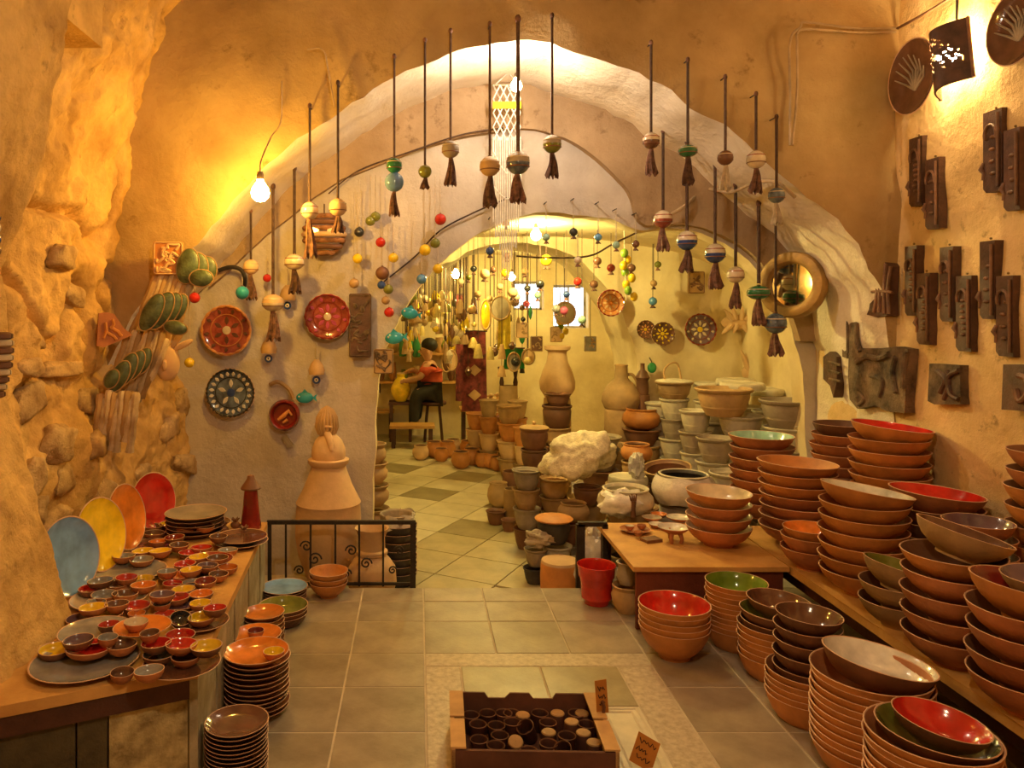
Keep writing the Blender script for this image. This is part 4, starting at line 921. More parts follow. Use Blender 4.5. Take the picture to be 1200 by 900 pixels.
# far row of round jars on the floor
G = 'round orange jars on the floor of the far room'
for (x, y, r, m) in [(493, 539, .10, 'clay_pale'), (509, 536, .11, 'clay_orange'), (524, 536, .11, 'clay_orange'), (540, 549, .11, 'clay_orange'), (531, 531, .10, 'clay_pale'), (553, 545, .11, 'clay_orange'), (566, 548, .10, 'clay_orange'), (548, 533, .10, 'clay_orange'), (575, 549, .10, 'clay_orange'), (583, 552, .09, 'clay_orange'), (517, 545-4, .09, 'clay_orange')]:
    Y = lowY(y); ppot(x, Y, f, r, r*1.7, 'round', m, ('pale yellow round jar in the far jar row' if m == 'clay_pale' else 'round orange clay jar in the far jar row'), G, inner='clay_dark')
G = 'tan pot stacks in the far room'
for (x, Y, n, r) in [(558, 9.0, 3, .12), (573, 8.7, 4, .11), (586, 8.9, 3, .10), (597, 8.2, 4, .13), (607, 8.6, 4, .11), (611, 7.9, 3, .08)]:
    column(x, Y, f, [(r, .19, 'basin')]*n, 'tan far stack %s' % {558: 'at the jar row end', 573: 'behind the jar row', 586: 'with the thin pots', 597: 'beside the dark column', 607: 'behind the wide one', 611: 'of small pots at the arch'}[x], G, ['clay_tan', 'clay_pale', 'clay_orange'])
# ------------------------------------------------------------ pendants
def tassel_mesh(r0, r1, L, seed, m):
    def fn(u, v):
        a = u*2*PI; rr = lerp(r0, r1, v**.8)*(1+.35*v*math.cos(a*5+seed)+.12*math.sin(a*11))
        return (rr*math.cos(a)+.15*r1*math.sin(v*4+seed), rr*math.sin(a), -L*v*(1+.10*math.sin(a*7+seed)*v))
    return MB().grid(fn, 30, 6)
def pendant(px, yt, yb, rp, ytas, Y, m, label, group=None, shape='ball', m2=None, cordm='cord', tas='tassel', cr=.0075, second=None, knot=True):
    s = Y/FPX; c = P(px, yb, Y); r = rp*s
    t = thing('ball_pendant', label, 'ornament', c, group=group)
    top = (yb-yt)*s
    if Y in (4.85, 4.80): top = soffit(c.x)-c.z+.01
    if 6 < Y < 7: top = 1.45+.835*math.sin(math.acos(max(-1, min(1, -(c.x-.95)/2.05))))**.6-c.z
    MB().tube([(0, 0, r*.9), (0, 0, top)], cr, 6).build('cord', cordm, t)
    if Y == 4.24 or Y == 5.08: MB().tube([(0, -.01, top), (0, .10, top)], .004, 6).build('nail', 'iron', t)
    if knot: MB().ball((0, 0, top), (cr*1.6, cr*1.6, cr*2.2), 8, 6).build('knot', 'tassel', t)
    sx, sz = {'ball': (1, .98), 'oblate': (1.12, .72), 'cup': (1.1, .85)}[shape]
    prof = [(.001, -r*sz)]+[(r*sx*math.sin(PI*k/12), -r*sz*math.cos(PI*k/12)) for k in range(1, 12)]+[(.001, r*sz)]
    mis = [1 if k < 6 else 0 for k in range(12)]
    b = MB().lathe(prof, 20, mis).build('ball', [m, m2 or m], t)
    MB().lathe([(r*.16, r*sz*.95), (r*.2, r*sz*1.05), (r*.1, r*sz*1.12), (.001, r*sz*1.12)], 10).build('collar', 'clay_dark', b)
    z = -r*sz*.92
    if rp > 8:
        for la, mm in ((.45, 'g_cream' if m != 'g_cream' else 'pot_spot'), (-.35, 'clay_dark')):
            rr_ = r*sx*math.cos(la)*1.005; zb_ = r*sz*math.sin(la)
            MB().tube([(rr_*math.cos(2*PI*j/24), rr_*math.sin(2*PI*j/24), zb_) for j in range(25)], r*.055, 5, cap=False).build('painted_band', mm, b)
    if second:
        r2 = second[0]*s
        MB().ball((0, 0, z-r2*.95), r2, 18, 10).build('ball', second[1], t); z -= r2*1.9
    if ytas:
        L = (ytas-yb)*s+z
        if L > .01: tassel_mesh(r*.2, r*.58, L, px, tas).build('tassel', tas, t, (0, 0, z))
    return t
G1 = 'ball pendants hanging from the front arch'
Yf = 4.24
for (x, yt, yb, rp, yq, m, lab, kw) in [
    (363, 124, 247, 10.5, 300, 'g_cream', 'cream ball pendant with brown tassel beside the round basket', {}),
    (396, 97, 243, 10.5, 272, 'clay_pale', 'tan ball pendant hanging before the round basket', {}),
    (462, 66, 194, 9.5, 252, 'g_bottle', 'green ball pendant with a second blue white ball below', dict(second=(11.5, 'g_blue'))),
    (498, 47, 201, 8, 221, 'g_olive', 'small olive ball pendant with a stubby tassel', {}),
    (528, 36, 175, 10.5, 216, 'clay_grey', 'grey cream ball pendant with a dark eye spot', {}),
    (574, 28, 195, 12, 241, 'clay_tan', 'tan ball pendant with a wide tassel before the macrame', {}),
    (607, 22, 191, 14, 236, 'clay_grey', 'biggest grey blue ball pendant before the macrame', dict(m2='pottery_blue', cr=.011)),
    (647, 18, 169, 11, 207, 'clay_grey', 'grey green ball pendant right of the macrame', dict(m2='g_olive')),
    (763, 50, 165, 10, 204, 'g_cream', 'cream ball pendant with dark lower half and speckled tassel', dict(m2='g_brown')),
    (806, 70, 177, 10, 215, 'g_bottle', 'dark green oblate pendant over the soffit', dict(shape='oblate')),
    (850, 90, 185, 9, 222, 'clay_dark', 'dark brown ball pendant with a tan tassel', dict(tas='cord_pale')),
    (886, 110, 187, 11, 225, 'g_cream', 'cream grey ball pendant below a knotted hook', {}),
    (910, 137, 229, 9.5, 262, 'pottery_blue', 'grey blue ball pendant nearest the right end of the arch', dict(tas='cord_pale'))]:
    pendant(x, yt, yb, rp, yq, Yf, m, lab, G1, **kw)
G2 = 'ball pendants hanging under the front arch'
for (x, yt, yb, rp, yq, m, lab, kw) in [
    (777, 160, 257, 11, 293, 'g_cream', 'cream and red ball pendant under the arch', dict(m2='pot_spot', cr=.009)),
    (805, 180, 282, 12, 318, 'g_cream', 'white and blue ball pendant under the arch', dict(m2='g_navy', cr=.010)),
    (838, 205, 297, 12, 337, 'g_cream', 'deep blue ball pendant with a wide tassel', dict(m2='g_navy', cr=.009)),
    (862, 228, 322, 10, 360, 'g_cream', 'small white patterned ball pendant under the arch', dict(cr=.010)),
    (889, 258, 343, 12, 380, 'g_bottle', 'green flattened pendant near the round mirror', dict(shape='oblate', cr=.011)),
    (909, 295, 379, 12.5, 416, 'pottery_blue', 'dark grey blue ball pendant below the round mirror', {})]:
    pendant(x, yt, yb, rp, yq, 4.85, m, lab, G2, **kw)
for (x, yt, yb, rp, yq, m, lab, kw) in [
    (345, 205, 307, 11, 343, 'g_cream', 'cream bell shaped pendant above the red plate', dict(shape='cup', cr=.010)),
    (320, 240, 355, 12, 398, 'clay_pale', 'cream and orange pendant left of the red plate', dict(shape='cup', m2='g_cream', cr=.010)),
    (294, 262, 313, 9, 350, 'clay_pale', 'pale ball pendant by the dark wall hook', {})]:
    pendant(x, yt, yb, rp, yq, 4.80, m, lab, 'pendants before the pale wall', **kw)
G3 = 'small clay bells with eye charms on the pale wall'
for (x, y, lab) in [(315, 405, 'clay bell with an eye charm below the cream orange pendant'), (371, 430, 'clay bell with an eye charm below the red plate'), (337, 343, 'clay bell with an eye charm beside the red plate')]:
    Y = 5.08; s = Y/900; t = thing('clay_bell', lab, 'ornament', P(x, y, Y), group=G3)
    MB().lathe([(.001, .05), (.015, .05), (.04, .02), (.055, -.02), (.05, -.05), (.045, -.05), (.001, -.03)], 18).build('bell', 'clay_tan', t)
    MB().tube([(0, 0, .05), (0, 0, .16)], .004, 6).build('cord', 'cord_pale', t)
    e = MB().lathe([(.001, 0), (.026, .002), (.027, .01), (.001, .012)], 18, mtx=Matrix.Translation((0, 0, -.085)) @ Matrix.Rotation(PI/2, 4, 'X')).build('eye_charm', 'g_navy', t)
    MB().lathe([(.001, .013), (.013, .013), (.001, .016)], 14, mtx=Matrix.Translation((0, 0, -.085)) @ Matrix.Rotation(PI/2, 4, 'X')).build('eye_white', 'g_white', e)
    MB().lathe([(.001, .017), (.006, .016), (.001, .018)], 10, mtx=Matrix.Translation((0, 0, -.085)) @ Matrix.Rotation(PI/2, 4, 'X')).build('pupil', 'g_black', e)
G4 = 'small felt ball pendants before the pale wall'
def small(x, yt, y, r, Y, m, lab, G, tas=None):
    pendant(x, yt, y, r, (y+r+tas) if tas else None, Y, m, lab, G, cr=.0028, cordm='cord' if Y > 5.3 else 'cord_pale', knot=False)
for (x, yt, y, r, m, col) in [(440, 205, 254, 6, 'g_olive', 'olive'), (434, 205, 259, 6, 'g_olive', 'olive'), (446, 207, 284, 6, 'g_red', 'red'), (421, 210, 272, 6, 'g_black', 'black'), (419, 225, 303, 6, 'g_yellow', 'yellow'), (415, 225, 332, 6, 'clay_tan', 'tan'),
    (461, 262, 302, 6, 'g_yellow', 'yellow'), (447, 290, 334, 5, 'g_navy', 'navy'), (455, 262, 339, 6, 'g_olive', 'olive'), (456, 300, 366, 6, 'g_red', 'red'), (498, 250, 293, 7, 'g_yellow', 'yellow'), (516, 205, 257, 7, 'g_red', 'red'), (510, 205, 285, 6, 'g_olive', 'olive'),
    (513, 286, 315, 6, 'g_yellow', 'yellow'), (494, 293, 327, 6, 'g_sky', 'blue'), (448, 262, 320, 8, 'clay_dark', 'brown'), (452, 345, 352, 5, 'clay_tan', 'tan'), (228, 330, 349, 6.5, 'g_red', 'red'), (222, 330, 425, 6, 'g_yellow', 'yellow'), (284, 325, 343, 8, 'g_teal', 'teal'), (313, 300, 326, 5, 'g_red', 'red')]:
    Y = 5.04 if x > 300 else 4.6
    where = 'left of the dark relief panel' if x < 424 and x > 300 else 'by the left wall hangings' if x < 300 else 'in the strings beside the dark relief panel' if x < 465 else 'near the low arch edge'
    small(x, yt, y, r, Y, m, 'small %s ball pendant hanging %s' % (col, where), G4)
G5 = 'small ball pendants hung above the low arch'
for (x, yt, y, r, m, col) in [(640, 237, 278, 4.5, 'g_mint', 'pale green'), (672, 233, 272, 5, 'g_black', 'black'), (701, 237, 278, 4.5, 'g_sky', 'blue'), (722, 245, 287, 4.5, 'g_mint', 'pale green'), (745, 250, 286, 4.5, 'g_brown', 'brown'), (593, 232, 262, 4, 'clay_pale', 'tan'), (677, 276, 305, 4.5, 'g_cream', 'cream'), (574, 255, 294, 5, 'g_navy', 'blue')]:
    small(x, yt, y, r, 5.08, m, 'small %s ball pendant hung from the edge of the low arch' % col, G5, 3)
G6 = 'small ball pendants hung in the inner bay'
for i, (x, y, r, m, col) in enumerate([(700, 306, 5, 'g_brown', 'brown'), (716, 314, 5, 'g_darkred', 'dark red'), (740, 314, 5, 'g_brown', 'brown'), (696, 333, 5, 'g_brown', 'brown'), (765, 353, 5, 'g_sky', 'blue'), (633, 333, 5, 'g_black', 'black'), (677, 330, 5, 'g_red', 'red'), (618, 338, 4, 'g_black', 'black'), (630, 346, 4, 'g_mint', 'pale green'), (615, 318, 4, 'clay_tan', 'tan'),
    (682, 375, 5, 'g_mint', 'pale green'), (664, 345, 4, 'g_navy', 'blue'), (652, 362, 5, 'g_grey', 'grey'), (661, 364, 5, 'g_pink', 'pink'), (555, 315, 4, 'g_black', 'black'), (549, 325, 3.5, 'g_olive', 'olive'), (578, 316, 4, 'g_brown', 'brown'), (592, 320, 5, 'g_yellow', 'yellow'), (617, 356, 4, 'g_pink', 'pink'), (613, 374, 3, 'g_black', 'black'), (568, 321, 6, 'clay_pale', 'tan'), (601, 343, 6, 'clay_pale', 'tan'),
    (594, 300, 4, 'g_brown', 'brown'), (771, 310, 4, 'g_olive', 'olive'), (766, 332, 4, 'clay_tan', 'tan'), (560, 345, 4, 'clay_tan', 'tan'), (640, 305, 7, 'g_yellow', 'yellow'), (586, 336, 4, 'clay_pale', 'tan'), (606, 348, 4, 'g_cream', 'cream'), (540, 330, 4, 'g_cream', 'cream')]):
    Y = 6.3+.12*(i % 5); zc = 2.3
    s = Y/900; yt = max(VY-(zc+.25-CH)/Y*FPX, y-70)
    yt = 262 if x > 560 else 300
    small(x, yt, y, r, Y, m, 'small %s ball pendant hanging in the inner bay' % col, G6, 3)

# ------------------------------------------------------------ macrame
Ym = 4.90
t = thing('macrame_hanging', 'long white macrame hanging with a yellow band', 'wall hanging', P(594, 96, Ym))
s = Ym/900
MB().tube([(-17*s, 0, -.02), (16*s, 0, -.02)], .007, 8).build('rod', 'wood_grey', t)
MB().tube([(-14*s, 0, -.02), (2*s, 0, .06), (14*s, 0, -.02)], .003, 6).build('hanger', 'thread', t)
for k in range(9):
    for d in (-1, 1):
        pts = []
        for j in range(9):
            ph = (k*2+d*j) % 16; xx = (-16+4*(ph if ph <= 8 else 16-ph))*s
            pts.append((xx, d*.004, -.02-j*8.2*s))
        MB().tube(pts, .0042, 5).build('net_cord', 'thread', t)
MB().box((0, -.006, -.02-24*s), (33*s, .014, 8*s)).build('yellow_band', 'thread_yellow', t, smooth=False)
for k in range(13):
    x = (-16+k*32/12)*s; L = (100+70*abs(1-abs(k-6)/6)+8*math.sin(k*2))*s
    MB().tube([(x, 0, -64*s), (x+.002, -.003, -64*s-L*.5), (x, 0, -64*s-L)], .0042, 5).build('fringe_strand', 'thread', t)
MB().tube([(-16*s, -.006, -82*s), (-8*s, -.006, -98*s), (0, -.006, -108*s), (8*s, -.006, -98*s), (16*s, -.006, -82*s)], .005, 6).build('cross_cord', 'thread', t)
MB().tube([(-16*s, -.006, -122*s), (-8*s, -.006, -132*s), (0, -.006, -138*s), (8*s, -.006, -132*s), (16*s, -.006, -122*s)], .005, 6).build('cross_cord', 'thread', t)

# ------------------------------------------------------------ plates and reliefs on the pale wall
def petal_mesh(L, W, m):
    key = ('petal', round(L, 3), round(W, 3), m)
    if key not in MC:
        pts = [(math.sin(k/8*PI)*W/2*(1 if True else 0), k/8*L) for k in range(9)]
        out = [(x, y) for x, y in pts]+[(-x, y) for x, y in reversed(pts[1:-1])]
        n = len(out)
        MC[key] = MB().add([(x, y, 0) for x, y in out]+[(x*.8, L/2+(y-L/2)*.8, .004) for x, y in out], [tuple(range(n, 2*n))]+[(i, (i+1) % n, (i+1) % n+n, i+n) for i in range(n)]).mesh('petal', [m])
    return MC[key]
def wall_plate(px, py, rp, Y, md, mr, mp, label, rot=(PI/2, 0, 0), beads=18, petals=8, mc=None, group='decorated plates on the walls', loc=None):
    s = Y/900; r = rp*s
    t = thing('wall_plate', label, 'plate', loc or P(px, py, Y), rot, group)
    ob('dish', bowl_mesh('plate', round(r, 3), .028, 'clay_dark', md), t)
    pts = [(r*.94*math.cos(2*PI*k/72), r*.94*math.sin(2*PI*k/72), .027) for k in range(73)]
    MB().tube(pts, [r*.045*(1+.5*math.cos(2*PI*k/72*beads)) for k in range(73)], 6, cap=False).build('rim_beading', mr, t)
    MB().tube([(r*.62*math.cos(2*PI*k/40), r*.62*math.sin(2*PI*k/40), .012) for k in range(41)], r*.02, 5, cap=False).build('inner_ring', mr, t)
    for k in range(petals):
        a = 2*PI*k/petals; o = ob('petal', petal_mesh(r*.36, r*.17, mp), t, (-math.sin(a)*r*.2, math.cos(a)*r*.2, .008), (0, 0, a))
    for k in range(beads//2):
        a = 2*PI*(k+.5)/(beads//2); ob('rim_petal', petal_mesh(r*.22, r*.14, mp), t, (-math.sin(a)*r*.66, math.cos(a)*r*.66, .018), (.35, 0, a))
    MB().lathe([(r*.17, .006), (r*.16, .014), (r*.08, .018), (.001, .018)], 18).build('boss', mc or mp, t)
    return t
Yw = 5.105
wall_plate(266, 387, 30, Yw, 'pot_spot', 'clay_orange', 'g_brown', 'dark red plate with beaded rim on the pale wall', mc='g_cream', petals=6)
wall_plate(384, 371, 27, Yw, 'pot_spot', 'g_darkred', 'g_pink', 'pink red plate with a petal rosette beside the dark panel', mc='g_cream')
wall_plate(271, 460, 29, Yw, 'pottery_blue', 'g_black', 'g_white', 'blue grey plate with white figures on the pale wall', petals=5, beads=40, mc='g_navy')
wall_plate(715, 355, 16, 6.93, 'clay_orange', 'g_darkred', 'clay_pale', 'round orange plate with circle pattern on the inner arch', mc='g_orange', loc=P(715, 355, 6.9))
for (x, y, r, m1, m2, lab) in [(776, 391, 14, 'g_brown', 'g_yellow', 'brown dotted plate with a yellow centre on the inner wall'), (756, 386, 11, 'g_brown', 'clay_orange', 'small brown orange plate overlapped by a dotted one'), (820, 386, 19, 'g_purple', 'g_cream', 'purple rimmed plate with a yellow middle on the inner wall')]:
    wall_plate(x, y, r, 6.95 if r != 11 else 6.97, m1, 'g_brown' if r != 19 else 'g_darkred', m2 if r != 19 else 'g_cream', lab, mc='g_yellow')
# red medallion with a snake like handle and blue fish
t = thing('clay_medallion', 'red clay medallion with an animal relief and curved tail', 'ornament', P(334, 486, Yw))
r = 18*Yw/900
MB().lathe([(.001, 0), (r, 0), (r*1.02, .03), (r*.88, .05), (r*.74, .035), (r*.70, .015), (.001, .012)], 32, mtx=Matrix.Rotation(PI/2, 4, 'X')).build('medallion', 'g_darkred', t)
MB().tube([(-.04, -.03, -.03), (0, -.035, .0), (.03, -.03, .03), (.05, -.03, .0)], [.01, .016, .014, .008], 8).build('animal_relief', 'clay_orange', t)
MB().tube([(.02, -.02, -.03), (-.01, -.03, -.05)], [.012, .006], 8).build('animal_relief', 'clay_orange', t)
MB().tube(catmull([(-.10, -.01, .20), (-.04, -.02, .22), (.03, -.02, .17), (.06, -.02, .11)], 5), .014, 8).build('tail', 'clay_tan', t)
MB().prism([(.0, -.12), (.06, -.20), (.02, -.22), (-.02, -.14)], -.01, .01).build('tail_fin', 'clay_grey', t, smooth=False)
def fish(px, py, Y, w, m, lab, grp, rz=0):
    s = Y/900; L = w*s
    t = thing('ceramic_fish', lab, 'ornament', P(px, py, Y), (0, rz, 0), grp)
    MB().ball((0, 0, 0), (L*.42, L*.14, L*.28), 16, 10).build('fish_body', m, t)
    MB().prism([(L*.36, 0), (L*.62, L*.2), (L*.55, 0), (L*.62, -L*.2)], -.008, .008).build('tail', m, t, smooth=False)
    MB().prism([(-L*.15, L*.24), (0, L*.42), (L*.2, L*.22)], -.008, .008).build('fin', m, t, smooth=False)
    MB().ball((-L*.26, -L*.11, L*.06), L*.05, 8, 6).build('eye', 'g_white', t)
G = 'blue ceramic fish on the pale wall'
fish(357, 466, Yw, 24, 'g_turq', 'blue green ceramic fish beside the red medallion', G)
fish(480, 367, 5.12, 24, 'g_turq', 'turquoise ceramic fish above another near the arch edge', G, .2)
fish(462, 396, 5.12, 26, 'g_turq', 'turquoise ceramic fish over the relief tile', G, -.1)

def relief(px0, px1, py0, py1, Y, label, m, mr, n=5, seed=1, th=.03, name='relief_tile', rot=(0, 0, 0), group=None):
    s = Y/900; c = P((px0+px1)/2, (py0+py1)/2, Y); W, H = (px1-px0)*s/2, (py1-py0)*s/2
    t = thing(name, label, 'relief', c, rot, group); q = min(W, H)*.16
    out = []
    for (sx, sz, a0) in ((1, 1, 0), (-1, 1, PI/2), (-1, -1, PI), (1, -1, 1.5*PI)):
        for k in range(4):
            a = a0+k/3*PI/2; out.append((sx*(W-q)+q*math.cos(a), sz*(H-q)+q*math.sin(a)))
    MB().prism(out, 0, th).build('board', m, t, angle=30)
    MB().tube([(x*.92, -.002, z*.94) for x, z in out+out[:1]], min(W, H)*.05, 6, cap=False).build('border_moulding', mr, t)
    rr = random.Random(seed)
    for k in range(n):
        cx, cz = rr.uniform(-.55, .55)*W, lerp(-.7, .7, (k+.5)/n)*H
        pts = [(cx, 0, cz)]
        for j in range(4):
            cx = max(-W*.75, min(W*.75, cx+rr.uniform(-.5, .5)*W)); cz = max(-H*.8, min(H*.8, cz+rr.uniform(-.4, .4)*min(W, H))); pts.append((cx, rr.uniform(-.006, .002), cz))
        MB().tube(catmull(pts, 4), min(W, H)*rr.uniform(.07, .12), 6).build('relief_figure', mr, t)
    return t
relief(409, 435, 344, 419, 5.09, 'tall dark relief panel with swirling figures on the pale wall', 'relief', 'relief_grey', 14, 3)
relief(438, 461, 409, 438, 5.09, 'small pink brown relief tile with animal figures', 'clay_tan', 'relief_grey', 9, 5)
relief(832-25, 832-6, 318, 344, 6.9, 'small brown relief tile on the inner wall', 'clay_tan', 'relief_edge', 7, 6)
relief(180, 214, 283, 322, 4.20, 'square orange relief tile with dancing figures on the left wall', 'clay_orange', 'clay_pale', 10, 8, rot=(0, 0, .12))
# triangle tile
t = thing('relief_tile', 'triangular reddish relief tile on the left wall', 'relief', P(134, 388, 4.02), (0, 0, .5)); s = 4.02/900
tri = [(-17*s, 21*s), (-19*s, -17*s), (-12*s, -19*s), (20*s, -5*s), (10*s, 4*s), (0, 20*s), (-8*s, 22*s)]
MB().prism(list(reversed(tri))[::-1], 0, .03).build('board', 'clay', t, angle=30)
for k, (a, b) in enumerate([((-10*s, 10*s), (-12*s, -8*s)), ((-5*s, 5*s), (8*s, -6*s)), ((-8*s, -2*s), (2*s, -10*s)), ((-2*s, 14*s), (-4*s, 2*s))]):
    MB().tube([(a[0], -.002, a[1]), ((a[0]+b[0])/2+.01, -.006, (a[1]+b[1])/2), (b[0], -.002, b[1])], .009, 6).build('relief_figure', 'clay_orange', t)
# round basket mask
t = thing('basket_mask', 'round woven basket face hanging on the pale wall', 'ornament', P(380, 275, 5.06)); r = 24*5.06/900
for k in range(7):
    z = -r*.9+k*r*.3; rr = math.sqrt(max(.0004, r*r-z*z))
    MB().tube([(rr*math.cos(a), -.35*rr*abs(math.sin(a))-.01, z) for a in [PI*j/14 for j in range(15)]], r*.13, 8).build('coil', ['basket', 'clay_dark', 'basket', 'clay_pale', 'basket', 'clay_dark', 'basket'][k], t)
MB().tube([(r*.95*math.cos(2*PI*j/32), 0, r*.95*math.sin(2*PI*j/32)) for j in range(33)], r*.10, 8, cap=False).build('rim', 'basket', t)
for sx in (-1, 1):
    MB().box((sx*r*.35, -r*.42, r*.15), (r*.3, .02, r*.35)).build('eye', 'g_cream', t, smooth=False)
MB().tube([(0, 0, r), (0, 0, r*1.5)], .005, 6).build('hanger', 'cord', t)

# ------------------------------------------------------------ hangings on the left rock wall
G = 'dark green ceramic shell hangings on the left wall'
def shells(label, pts, Y, name='shell_hanging', m='mottled_green'):
    c = P(pts[0][0], pts[0][1], Y); t = thing(name, label, 'ornament', c, group=G)
    for k, (x, y, a, b, an) in enumerate(pts):
        q = P(x, y, Y-.02*k)-c; s = Y/900
        mtx = Matrix.Rotation(an, 4, 'Y')
        MB().ball((0, 0, 0), (a*s, .022, b*s), 18, 10, mtx=mtx).build('shell', m, t, q)
        MB().tube([mtx @ Vector((a*s*math.cos(2*PI*j/28), -.004, b*s*math.sin(2*PI*j/28))) for j in range(29)], .0035, 6, cap=False).build('shell_rim', 'clay_tan', t, q)
    return t
shells('cluster of mottled green shell dishes beside the square tile', [(240, 318, 14, 18, .3), (230, 315, 14, 19, .2), (220, 312, 13, 21, .2), (236, 326, 14, 10, 0)], 4.24)
shells('dark green overlapping shell dishes on the cream tube hanging', [(208, 362, 10, 19, .5), (199, 363, 11, 22, .5), (189, 364, 12, 24, .5), (178, 366, 11, 24, .5), (206, 384, 14, 8, .2)], 4.14)
shells('lower dark green overlapping shell dishes on the tube hanging', [(168, 423, 9, 17, .45), (159, 428, 9, 19, .45), (149, 433, 10, 21, .45), (140, 441, 10, 20, .5), (131, 444, 8, 12, .5)], 4.05)
def tubes(label, rowsx, Y0, top, bot, lean, nt):
    c = P(rowsx[0], top, Y0); t = thing('clay_tube_hanging', label, 'ornament', c, group='cream clay tube hangings on the left wall')
    for k in range(nt):
        u = k/(nt-1); x0 = lerp(rowsx[0], rowsx[1], u); s = Y0/900
        p = [P(x0, top+6*math.sin(k*2), Y0-.02)-c, P(x0-lean*.45, (top+bot)/2, Y0-.06)-c, P(x0-lean, bot+9*math.sin(k*1.7), Y0-.04)-c]
        MB().tube(catmull([tuple(v) for v in p], 8), [.017+.006*abs(math.sin(j*.7)) for j in range(17)], 8).build('clay_tube', 'cream_tube' if k % 3 else 'clay_tan', t)
    return t
tubes('upper bundle of cream and brown clay tubes slanting down the left wall', (184, 226), 4.26, 322, 402, 36, 11)
tubes('middle bundle of cream clay tubes behind the lower green shells', (150, 196), 4.16, 392, 462, 26, 11)
tubes('lowest bundle of short ridged clay tubes on the left wall', (118, 160), 4.00, 462, 522, 8, 9)
# pale leafy mask and bead string
t = thing('clay_mask', 'pale clay mask with leafy crown on the left wall', 'ornament', P(196, 425, 4.15))
MB().ball((0, 0, 0), (.07, .04, .10), 14, 10).build('face', 'clay_pale', t)
for k, a in enumerate((-.9, -.4, .1, .6, 1.1)): MB().ball((math.sin(a)*.10, -.01, .06+math.cos(a)*.08), (.018, .012, .06), 8, 8, mtx=Matrix.Rotation(a, 4, 'Y')).build('leaf', 'clay_pale', t)
MB().ball((0, -.045, -.01), (.014, .02, .03), 8, 6).build('nose', 'clay_pale', t)
t = thing('wall_hook', 'thick dark curved wall hook beside the green shells', 'hook', P(270, 318, 5.08))
MB().tube(catmull([tuple(P(x, y, 5.06)-P(270, 318, 5.08)) for x, y in ((256, 317), (270, 313), (282, 316), (287, 326), (286, 338))], 5), .014, 8).build('hook', 'iron', t)
MB().tube(catmull([tuple(P(x, y, 2.75)) for x, y in ((-6, 390), (4, 420), (2, 445), (6, 470))], 5), .012, 8)
t = thing('bead_string', 'string of dark blue and cream beads on the near plaster column', 'ornament', Vector((-1.50, 2.72, PZ(270, 2.72))))
for k in range(4): MB().ball((0.0, 0, .05-.04*k), (.022, .022, .026), 12, 8).build('bead', ['g_navy', 'g_cream', 'g_navy', 'g_brown'][k], t)
MB().tube([(0, 0, .16), (0, 0, -.09)], .004, 6).build('cord', 'cord', t)

# ------------------------------------------------------------ right wall reliefs
def WR(x, y, d=0):
    Y = (XR-.03-d)*900/(x-VX); return Vector((XR-.03-d, Y, PZ(y, Y)))
def plaque(x0, x1, y0, y1, label, seed, style):
    a, b = WR(x0, y0), WR(x1, y0); c0 = WR((x0+x1)/2, (y0+y1)/2)
    W = abs(a.y-b.y)*.37; H = (y1-y0)*c0.y/900/2; c0.y = a.y-W
    t = thing('relief_plaque', label, 'relief', c0, (0, 0, -PI/2), 'tall dark relief plaques on the right wall')
    rr = random.Random(seed)
    MB().prism([(-W, -H+.02), (-W+.02, -H), (W, -H), (W, H), (-W, H)], -.008, .035).build('board', 'relief', t, smooth=False)
    # raised frame line and arch
    MB().tube([(W*.75, -.016, -H*.9), (W*.75, -.016, H*.9)], .007, 6).build('edge_moulding', 'relief_edge', t)
    if style != 2:
        MB().tube([(-W*.6, -.016, H*.30)]+[(-W*.0+W*.62*math.cos(PI-PI*k/8), -.018, H*.42+W*.75*math.sin(PI*k/8)) for k in range(9)]+[(W*.6, -.016, H*.30)], .008, 6).build('arch_moulding', 'relief_edge', t)
    n = 7 if style == 1 else 4
    for k in range(n):
        z = lerp(-.55, .35, k/max(1, n-1))*H
        MB().ball((rr.uniform(-.15, .15)*W, -.009, z), (W*rr.uniform(.25, .42), .009, H*.05), 10, 6).build('relief_bead', 'relief_edge', t)
    zz = -H*(.45 if style != 2 else .5)
    MB().tube([(-W*.95, -.008, zz+.04), (-W*1.12, -.014, zz+.01), (-W*.92, -.008, zz-.01), (-W*1.05, -.008, zz-.04)], [.007, .011, .008, .006], 8).build('profile_face', 'relief_edge', t)
    MB().ball((0, .01, H+.012), .006, 6, 5).build('nail', 'brass', t)
PL = [(1154, 1184, 128, 224, 'dark plaque below the lamp at the wall top', 0), (1178, 1204, 150, 246, 'dark plaque partly beyond the lamp side plaque', 2), (1067, 1088, 160, 241, 'dark plaque under the oval dish', 1), (1086, 1108, 185, 268, 'lower dark plaque paired under the oval dish', 0),
      (1062, 1081, 288, 370, 'narrow plaque beside the bundled reed relief', 1), (1076, 1097, 320, 404, 'plaque overlapping the narrow one with a small profile', 1), (1103, 1124, 289, 377, 'reddish plaque with arch and large profile', 0), (1122, 1147, 323, 412, 'plaque with beads in a tall arch', 1),
      (1150, 1174, 282, 374, 'plain brown plaque with a slim corner figure', 2), (1169, 1197, 323, 418, 'plain plaque with a pointed arch on top', 0)]
for k, (x0, x1, y0, y1, lab, stl) in enumerate(PL): plaque(x0, x1, y0, y1, 'tall '+lab, k, stl)
